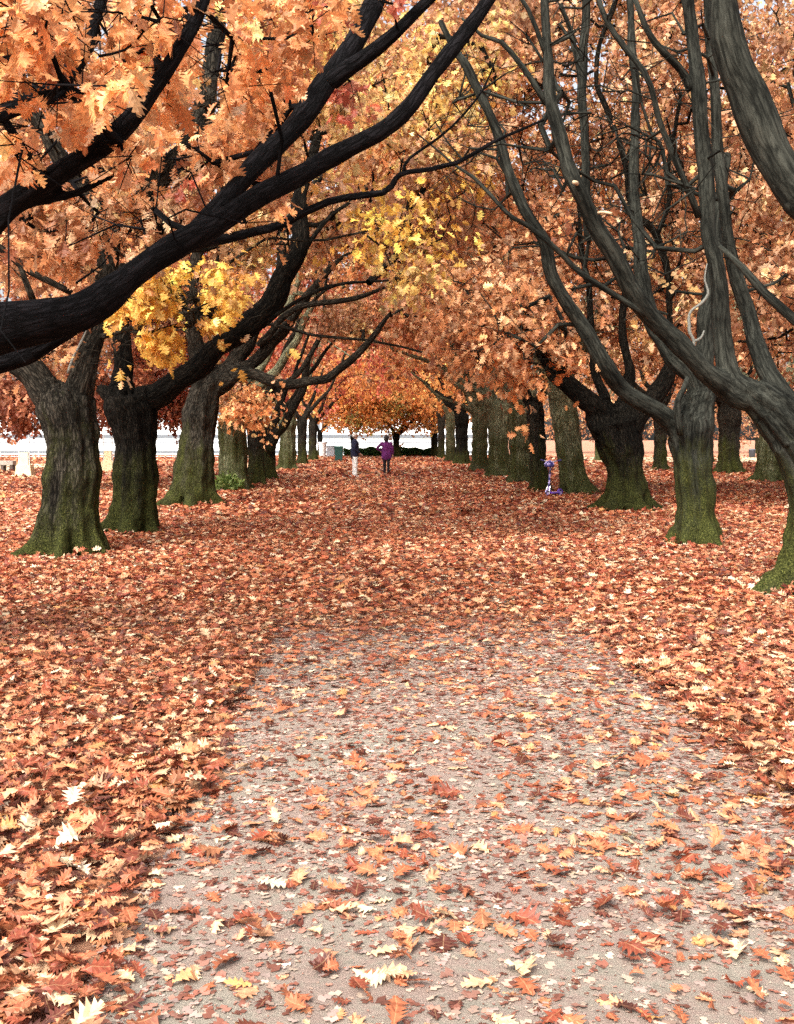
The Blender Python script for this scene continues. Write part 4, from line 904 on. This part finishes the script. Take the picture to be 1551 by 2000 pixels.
# hedge
hd = empty('hedge', (0, 91, 0)); tag(hd, 'low clipped green hedge across the end of the path', 'hedge')
HL = Leaves(); n = 16000
x = P(672, 0, 91)[0] + rng.random(n) * (P(842, 0, 91)[0] - P(672, 0, 91)[0]); h = .72 + .06 * np.sin(x * 2.1) + .05 * np.sin(x * 5)
sh = rng.random(n); yy = 91 + (rng.random(n) - .5) * 1.1; zz = rng.random(n) * h
front = sh < .55; yy = np.where(front, 90.45 + rng.random(n) * .1, yy); zz = np.where(~front, h - rng.random(n) * .12, zz)
gc = np.array([(.025, .07, .015), (.045, .11, .02), (.07, .15, .03), (.012, .035, .008)])[rng.integers(0, 4, n)]
HL.add(3, np.stack([x, yy, zz], 1), rng.normal(size=(n, 3)), rng.normal(size=(n, 3)) + [0, -.6, .6], .07 + .07 * rng.random(n), gc, rng.normal(size=n) * .2, rng.normal(size=n) * .2)
HL.build('foliage', LEAF, hd)
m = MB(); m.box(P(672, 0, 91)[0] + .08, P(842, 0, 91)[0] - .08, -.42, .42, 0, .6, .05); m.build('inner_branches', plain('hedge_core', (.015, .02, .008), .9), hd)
tag(link('kerb', mesh('kerb', *(lambda b: (b.V, b.P))((lambda b: (b.box(-8.6, 7.2, 85.0, 85.35, 0, .12, .02), b)[1])(MB()))), plain('kerb_stone', (.5, .42, .32), .9, .15, 4)), kind='structure')

# white tapered bin, grey box, green wheeled bin
def at(px, D): p = P(px, 0, D); return (p[0], D, 0)
wb = empty('planter', at(630, 90)); tag(wb, 'white tapered planter tub by the last oak on the left', 'planter')
m = MB(); m.tube([(0, 0, 0), (0, 0, .05), (0, 0, 1.15), (0, 0, 1.2)], [.24, .25, .35, .36], 20); m.build('tub', WHITE, wb, True)
m = MB(); m.tube([(0, 0, 1.2), (0, 0, 1.27)], [.39, .39], 20); m.build('rim', WHITE, wb)
gb = empty('utility_box', at(646, 89)); tag(gb, 'grey utility box between the white tub and the green bin', 'utility box')
m = MB(); m.box(-.34, .34, -.2, .2, .05, .92, .02); m.build('cabinet', plain('galvanised', (.35, .38, .42), .5, .1, 5, .3), gb)
m = MB(); m.box(-.36, .36, -.22, .22, .92, .97, .01); m.build('lid', GREY, gb)
m = MB(); m.box(-.3, .3, -.225, -.203, .12, .86, .004); m.build('door', plain('galvanised_door', (.40, .43, .47), .5, .1, 5, .3), gb)
BGR = plain('bin_green', (.012, .06, .05), .45, .1, 8)
wbn = empty('wheeled_bin', at(662, 71)); tag(wbn, 'dark green wheeled rubbish bin at the far left of the path', 'bin')
m = MB(); m.frustum((0, 0), .44, .5, .56, .66, .08, .95); m.build('body', BGR, wbn)
m = MB(); m.frustum((0, 0), .60, .74, .60, .74, .955, .99); m.frustum((0, 0), .60, .74, .5, .6, .992, 1.06); m.build('lid', plain('bin_lid', (.015, .075, .065), .4), wbn)
m = MB(); m.tube([(-.24, .38, .98), (.24, .38, .98)], .018, 8); m.build('handle', BGR, wbn)
RUB = plain('rubber', (.015, .015, .015), .7)
for s in (-1, 1):
    m = MB(); m.tube([(s * .25, .24, .1), (s * .30, .24, .1)], .1, 16); m.build('wheel', RUB, wbn)
db = empty('litter_bin', at(1469, 86)); tag(db, 'small dark litter bin on pale sunlit ground far off at the right', 'bin')
m = MB(); m.tube([(0, 0, .05), (0, 0, .1), (0, 0, .6), (0, 0, .65)], [.22, .25, .27, .27], 16); m.build('body', plain('charcoal', (.03, .03, .04), .5), db, True)
m = MB(); m.tube([(0, 0, .652), (0, 0, .69), (0, 0, .75)], [.29, .28, .12], 16); m.build('lid', GREY, db, True)

# stone plinths with pale posts, bench (left background)
STN = plain('sandstone', (.66, .55, .33), .9, .1, 4, bump=.3); PST = plain('pale_steel', (.62, .68, .68), .4, .05, 5, .3)
for px, D, lab in ((49, 41, 'yellow stone block carrying two tall pale posts at the left edge'), (212, 48, 'yellow stone block with pale posts between the first two left oaks')):
    g = empty('post_plinth', at(px, D)); tag(g, lab, 'plinth', 'stone blocks with pale posts')
    m = MB(); m.frustum((0, 0), .66, .5, .52, .42, 0, .52); m.build('base_block', STN, g)
    m = MB(); m.frustum((0, 0), .34, .3, .30, .26, .521, 1.0); m.build('upper_block', STN, g)
    for s in (-1, 1):
        m = MB(); m.tube([(s * .2, -.1, .3), (s * .2, -.1, .52), (s * .19, -.1, 1.5), (s * .15, -.1, 1.8), (s * .05, -.1, 2.05)], .022, 8); m.build('post', PST, g)
bn = empty('bench', at(16, 50)); tag(bn, 'low grey stone bench left of the yellow block', 'bench')
m = MB(); m.box(-.34, .30, -.25, .25, .30, .50, .015); m.build('seat', plain('bench_stone', (.36, .32, .28), .8, .15, 8), bn)
for s in (-.22, .2):
    m = MB(); m.box(s - .07, s + .07, -.2, .2, 0, .298); m.build('leg', plain('bench_leg_shaded', (.10, .07, .06), .8), bn)  # legs coloured darker than the lit seat, shade put into the stone

# railing along the plaza
rl = empty('railing', (-22, 84, 0)); tag(rl, 'pale metal railing in front of the white building on the left', 'railing')
m = MB(); m.tube([(-24, 0, 1.02), (12, 0, 1.02)], .03, 6); m.build('top_rail', PST, rl)
m = MB(); m.tube([(-24, 0, .15), (12, 0, .15)], .025, 6); m.build('bottom_rail', PST, rl)
for k in range(13):
    m = MB(); m.tube([(-24 + 3 * k, 0, 0), (-24 + 3 * k, 0, 1.1)], .035, 6); m.build('post', PST, rl)
m = MB()
for k in range(180): m.tube([(-24 + .2 * k + .1, 0, .15), (-24 + .2 * k + .1, 0, 1.02)], .009, 4)
tag(m.build('baluster', PST, rl), kind='stuff')

# weeds at the foot of the fourth oak
wd_ = empty('weed_clump', at(446, 30.2)); tag(wd_, 'clump of light green weeds at the foot of the fourth left oak', 'weeds')
WL = Leaves(); n = 420; a = rng.random(n) * 6.28; rr = rng.random(n) ** .6 * .36
pos = np.stack([wd_.location[0] + rr * np.cos(a) * 1.05, 30.2 + rr * np.sin(a) * .7, rng.random(n) ** 1.3 * (.62 - rr * .9)], 1)
gc = np.array([(.13, .19, .04), (.22, .29, .08), (.32, .38, .14), (.08, .13, .03)])[rng.integers(0, 4, n)]
WL.add(2, pos, np.stack([np.cos(a), np.sin(a), .9 + 0 * a], 1), rng.normal(size=(n, 3)) + [0, 0, 1], .09 + .09 * rng.random(n), gc, rng.normal(size=n) * .2, -.3 + rng.normal(size=n) * .2)
WL.build('foliage', LEAF, wd_)
m = MB()
for k in range(16):
    t = k / 16 * 6.28; m.tube([(0, 0, 0), (.12 * math.cos(t), .08 * math.sin(t), .2), (.3 * math.cos(t), .2 * math.sin(t), .38)], [.006, .005, .002], 5)
m.build('stem', plain('stem_green', (.12, .18, .05), .7), wd_)

# ------------------------------------------------------------ scooter and helmet
PUR = plain('purple_paint', (.17, .06, .55), .35, .08, 12); LIL = plain('lilac_plastic', (.50, .42, .80), .4, .1, 12); NAVY = plain('navy_shell', (.03, .03, .16), .25, .1, 10)
BLK = plain('black_rubber', (.012, .012, .016), .6); SIL = plain('silver', (.7, .72, .75), .3, .05, 10, .7)
s0 = empty('kick_scooter', at(1076, 27.4)); s0.rotation_euler = (0, 0, R(48)); tag(s0, 'purple and lilac child scooter leaning against the dark oak on the right', 'scooter')
m = MB(); m.box(-.03, .36, -.065, .065, .115, .15, .01); m.build('deck', PUR, s0)
m = MB(); m.box(.02, .32, -.055, .055, .151, .156, .001); m.build('grip_pad', LIL, s0)
m = MB(); m.tube([(-.02, 0, .13), (-.06, 0, .2), (-.075, 0, .32)], [.032, .03, .03], 12); m.build('neck', PUR, s0)
m = MB(); m.tube([(-.10, 0, .12), (-.085, 0, .3), (-.04, 0, .66), (0, 0, .93)], [.022, .022, .018, .017], 12); st_ = m.build('stem', LIL, s0)
m = MB()
for k in range(4): m.tube([(-.092 + .022 * k, 0, .30 + .16 * k), (-.085 + .022 * k, 0, .37 + .16 * k)], .0245, 12)
m.build('wrap', NAVY, st_)
m = MB(); m.tube([(0, -.2, .955), (0, -.06, .93), (0, .06, .93), (0, .2, .955)], .014, 10); hb = m.build('handlebar', SIL, s0)
for s in (-1, 1):
    m = MB(); m.tube([(0, s * .19, .953), (0, s * .31, .972)], .02, 10); m.build('grip', NAVY, hb)
m = MB(); m.tube([(-.15, -.05, .12), (-.14, -.05, .2), (-.09, -.04, .31)], .012, 8); m.tube([(-.15, .05, .12), (-.14, .05, .2), (-.09, .04, .31)], .012, 8); m.build('fork', SIL, s0)
for x, nm in ((-.15, 'wheel'), (.42, 'wheel')):
    m = MB(); t = [(x + .088 * math.cos(a), 0, .1 + .088 * math.sin(a)) for a in np.linspace(0, 2 * math.pi, 25)]; m.tube(t, .02, 8, False); m.build('wheel', BLK, s0)
    m = MB(); m.tube([(x, -.015, .1), (x, .015, .1)], .07, 16); m.build('rim', LIL, s0)
m = MB(); t = [(-.15 + .118 * math.cos(a), 0, .1 + .118 * math.sin(a)) for a in np.linspace(.5, 2.6, 9)]; m.tube(t, .016, 8); m.build('fender', LIL, s0)
m = MB(); t = [(.42 + .118 * math.cos(a), 0, .1 + .118 * math.sin(a)) for a in np.linspace(.3, 2.7, 9)]; m.tube(t, .016, 8); m.build('fender', PUR, s0)
hx = at(1073, 27.25)
he = empty('helmet', (hx[0], hx[1], .84)); tag(he, 'navy and lilac child helmet hanging from the scooter handlebar', 'helmet')
m = MB(); m.ball((0, 0, 0), (.125, .15, .11), 18, 10, -.35); m.build('shell', NAVY, he, True)
m = MB()
for a in (-.5, 0, .5): m.tube([(.128 * math.cos(t) * math.cos(a), .152 * math.cos(t) * math.sin(a) - .0, .112 * math.sin(t)) for t in np.linspace(.2, 2.94, 11)], .012, 6)
m.ball((-.03, -.12, .03), (.05, .03, .045), 10, 6); m.build('trim', LIL, he, True)
m = MB(); m.tube([(-.1, -.02, -.02), (-.03, -.02, -.14), (.03, -.02, -.14), (.1, -.02, -.02)], .008, 6); m.tube([(0, 0, .1), (.03, .05, .13)], .01, 6); m.build('strap', BLK, he)

# ------------------------------------------------------------ people (local: x forward, y to the left)
SKIN = plain('skin', (.52, .30, .21), .5, .06, 30)
def hand(b, x, y, z, dx, dz, s):
    """palm, four fingers and a thumb"""
    b.append([(x, y, z, .028), (x + dx * .05, y, z + dz * .05, .034), (x + dx * .09, y, z + dz * .09, .03)])
    for k in range(4):
        o = (k - 1.5) * .017; l = (.062, .075, .07, .055)[k]
        b.append([(x + dx * .09 + o, y, z + dz * .09, .0105), (x + dx * (.09 + l * .6) + o, y + s * .008, z + dz * (.09 + l * .6), .0095), (x + dx * (.09 + l) + o, y + s * .022, z + dz * (.09 + l), .008)])
    b.append([(x + .025, y, z + dz * .02, .013), (x + .05, y - s * .012, z + dz * .06, .011), (x + .048, y - s * .02, z + dz * .085, .009)])
def head(b, x, y, z, tilt=0):
    b.append([(x - .005, y, z - .20, .058), (x, y, z - .10, .056)])
    b.append([(x + .028, y, z - .075, .055), (x + .02, y, z - .02, .077), (x - .012, y, z + .03, .088), (x - .015, y, z + .05, .085)])
    b.append([(x + .085, y, z + .01, .012), (x + .108, y, z - .018, .014)])             # nose
    b.append([(x + .075, y - .022, z - .055, .011), (x + .08, y, z - .053, .013), (x + .075, y + .022, z - .055, .011)])   # mouth
    for s in (-1, 1): b.append([(x - .01, y + s * .088, z + .012, .018), (x - .012, y + s * .09, z - .02, .013)])
def eyes(par, x, y, z):
    for s in (-1, 1):
        m = MB(); m.ball((x + .083, y + s * .031, z + .012), .011, 8, 6); m.build('eye', BLK, par, True)
# man: navy jacket, white trousers, white hair, seen from his left side turned to the right
man = empty('person', at(693, 42.5), R(12)); tag(man, 'man in navy jacket and white trousers standing on the path facing right', 'person')
b = []; head(b, .03, 0, 1.64)
for s in (-1, 1):
    b.append([(0, s * .09, .88, .085), (.0, s * .10, .48, .058), (-.01, s * .105, .09, .04)])
    b.append([(-.06, s * .105, .045, .04), (.05, s * .11, .04, .04), (.15, s * .12, .03, .03)])
    b.append([(0, s * .17, 1.40, .055), (-.03, s * .22, 1.14, .043), (.14, s * .18, .98, .032)])
    hand(b, .15, s * .17, .96, .75, -.65, s)
b.append([(0, 0, .9, .13), (0, 0, 1.15, .125), (0, 0, 1.38, .12), (0, 0, 1.45, .07)])
organic('body', b, .011, SKIN, man, 2); eyes(man, .03, 0, 1.64)
m = MB(); m.ball((.005, 0, 1.675), (.108, .100, .092), 18, 9, -.05); m.ball((-.035, 0, 1.645), (.082, .096, .085), 16, 9, -.8); m.build('hair', plain('white_hair', (.72, .70, .66), .8, .1, 60), man, True)
b = [[(0, 0, .84, .155), (0, 0, 1.0, .165), (.01, 0, 1.22, .165), (0, 0, 1.38, .145), (0, 0, 1.46, .085)], [(0, -.16, 1.40, .075), (0, 0, 1.42, .09), (0, .16, 1.40, .075)], [(0, -.10, .84, .10), (0, -.1, 1.3, .12)], [(0, .10, .84, .10), (0, .1, 1.3, .12)]]
for s in (-1, 1): b.append([(0, s * .19, 1.40, .078), (-.035, s * .235, 1.14, .064), (.135, s * .19, .985, .05)])
organic('jacket', b, .014, plain('navy_cloth', (.006, .008, .035), .85, .3, 25), man)
b = []
for s in (-1, 1): b.append([(0, s * .085, .88, .105), (0.01, s * .10, .50, .088), (0, s * .11, .09, .078)])
b.append([(0, -.04, .86, .12), (0, .04, .86, .12)])
organic('trousers', b, .014, plain('white_cloth', (.86, .85, .82), .8, .05, 20), man)
for s in (-1, 1):
    b = [[(-.07, s * .108, .04, .044), (.04, s * .112, .038, .046), (.17, s * .122, .03, .034)]]; organic('shoe', b, .012, plain('shoe_white', (.7, .68, .62), .6), man)
# woman: purple coat, seen from behind, left hand on hip
wom = empty('person', at(755, 45), R(82)); tag(wom, 'woman in a purple thigh length coat and black leggings walking away with hand on hip', 'person')
b = []; head(b, .02, 0, 1.545)
for s in (-1, 1):
    fx = s * .06
    b.append([(0, s * .085, .84, .08), (fx * .6, s * .085, .45, .055), (fx, s * .09, .09, .036)])
    b.append([(fx - .05, s * .09, .04, .034), (fx + .05, s * .095, .035, .036), (fx + .12, s * .1, .03, .026)])
b.append([(0, .16, 1.33, .045), (-.05, .37, 1.14, .036), (.05, .25, 1.0, .03)]); hand(b, .05, .24, 1.0, .3, -.4, -1)
b.append([(0, -.17, 1.33, .045), (.0, -.25, 1.08, .036), (.08, -.25, .86, .03)]); hand(b, .09, -.25, .83, .2, -.95, 1)
b.append([(0, 0, .86, .13), (0, 0, 1.1, .11), (0, 0, 1.3, .11), (0, 0, 1.38, .06)])
organic('body', b, .011, SKIN, wom, 2); eyes(wom, .02, 0, 1.545)
m = MB(); m.ball((-.012, 0, 1.57), (.112, .108, .105), 18, 10, -.3); m.ball((-.05, 0, 1.49), (.075, .1, .11), 16, 10, -.95); m.build('hair', plain('dark_hair', (.012, .008, .007), .5, .3, 60), wom, True)
b = [[(0, 0, .74, .15), (0, 0, .86, .165), (0, 0, 1.04, .135), (0, 0, 1.3, .135), (0, 0, 1.39, .08)], [(0, .12, .74, .10), (0, .09, 1.25, .105)], [(0, -.12, .74, .10), (0, -.09, 1.25, .105)],
     [(0, .175, 1.33, .068), (-.05, .375, 1.14, .056), (.03, .27, 1.03, .046)], [(0, -.18, 1.33, .068), (0, -.255, 1.08, .058), (.07, -.255, .9, .048)]]
organic('coat', b, .014, plain('purple_cloth', (.13, .012, .13), .85, .35, 18), wom)
b = []
for s in (-1, 1):
    fx = s * .06; b.append([(0, s * .085, .84, .088), (fx * .6, s * .085, .45, .066), (fx, s * .09, .10, .046)])
organic('leggings', b, .013, plain('black_cloth', (.008, .006, .012), .8), wom)
for s in (-1, 1):
    fx = s * .06; organic('shoe', [[(fx - .06, s * .09, .04, .04), (fx + .04, s * .095, .035, .042), (fx + .13, s * .1, .03, .03)]], .012, plain('pale_shoe', (.6, .42, .33), .6), wom)
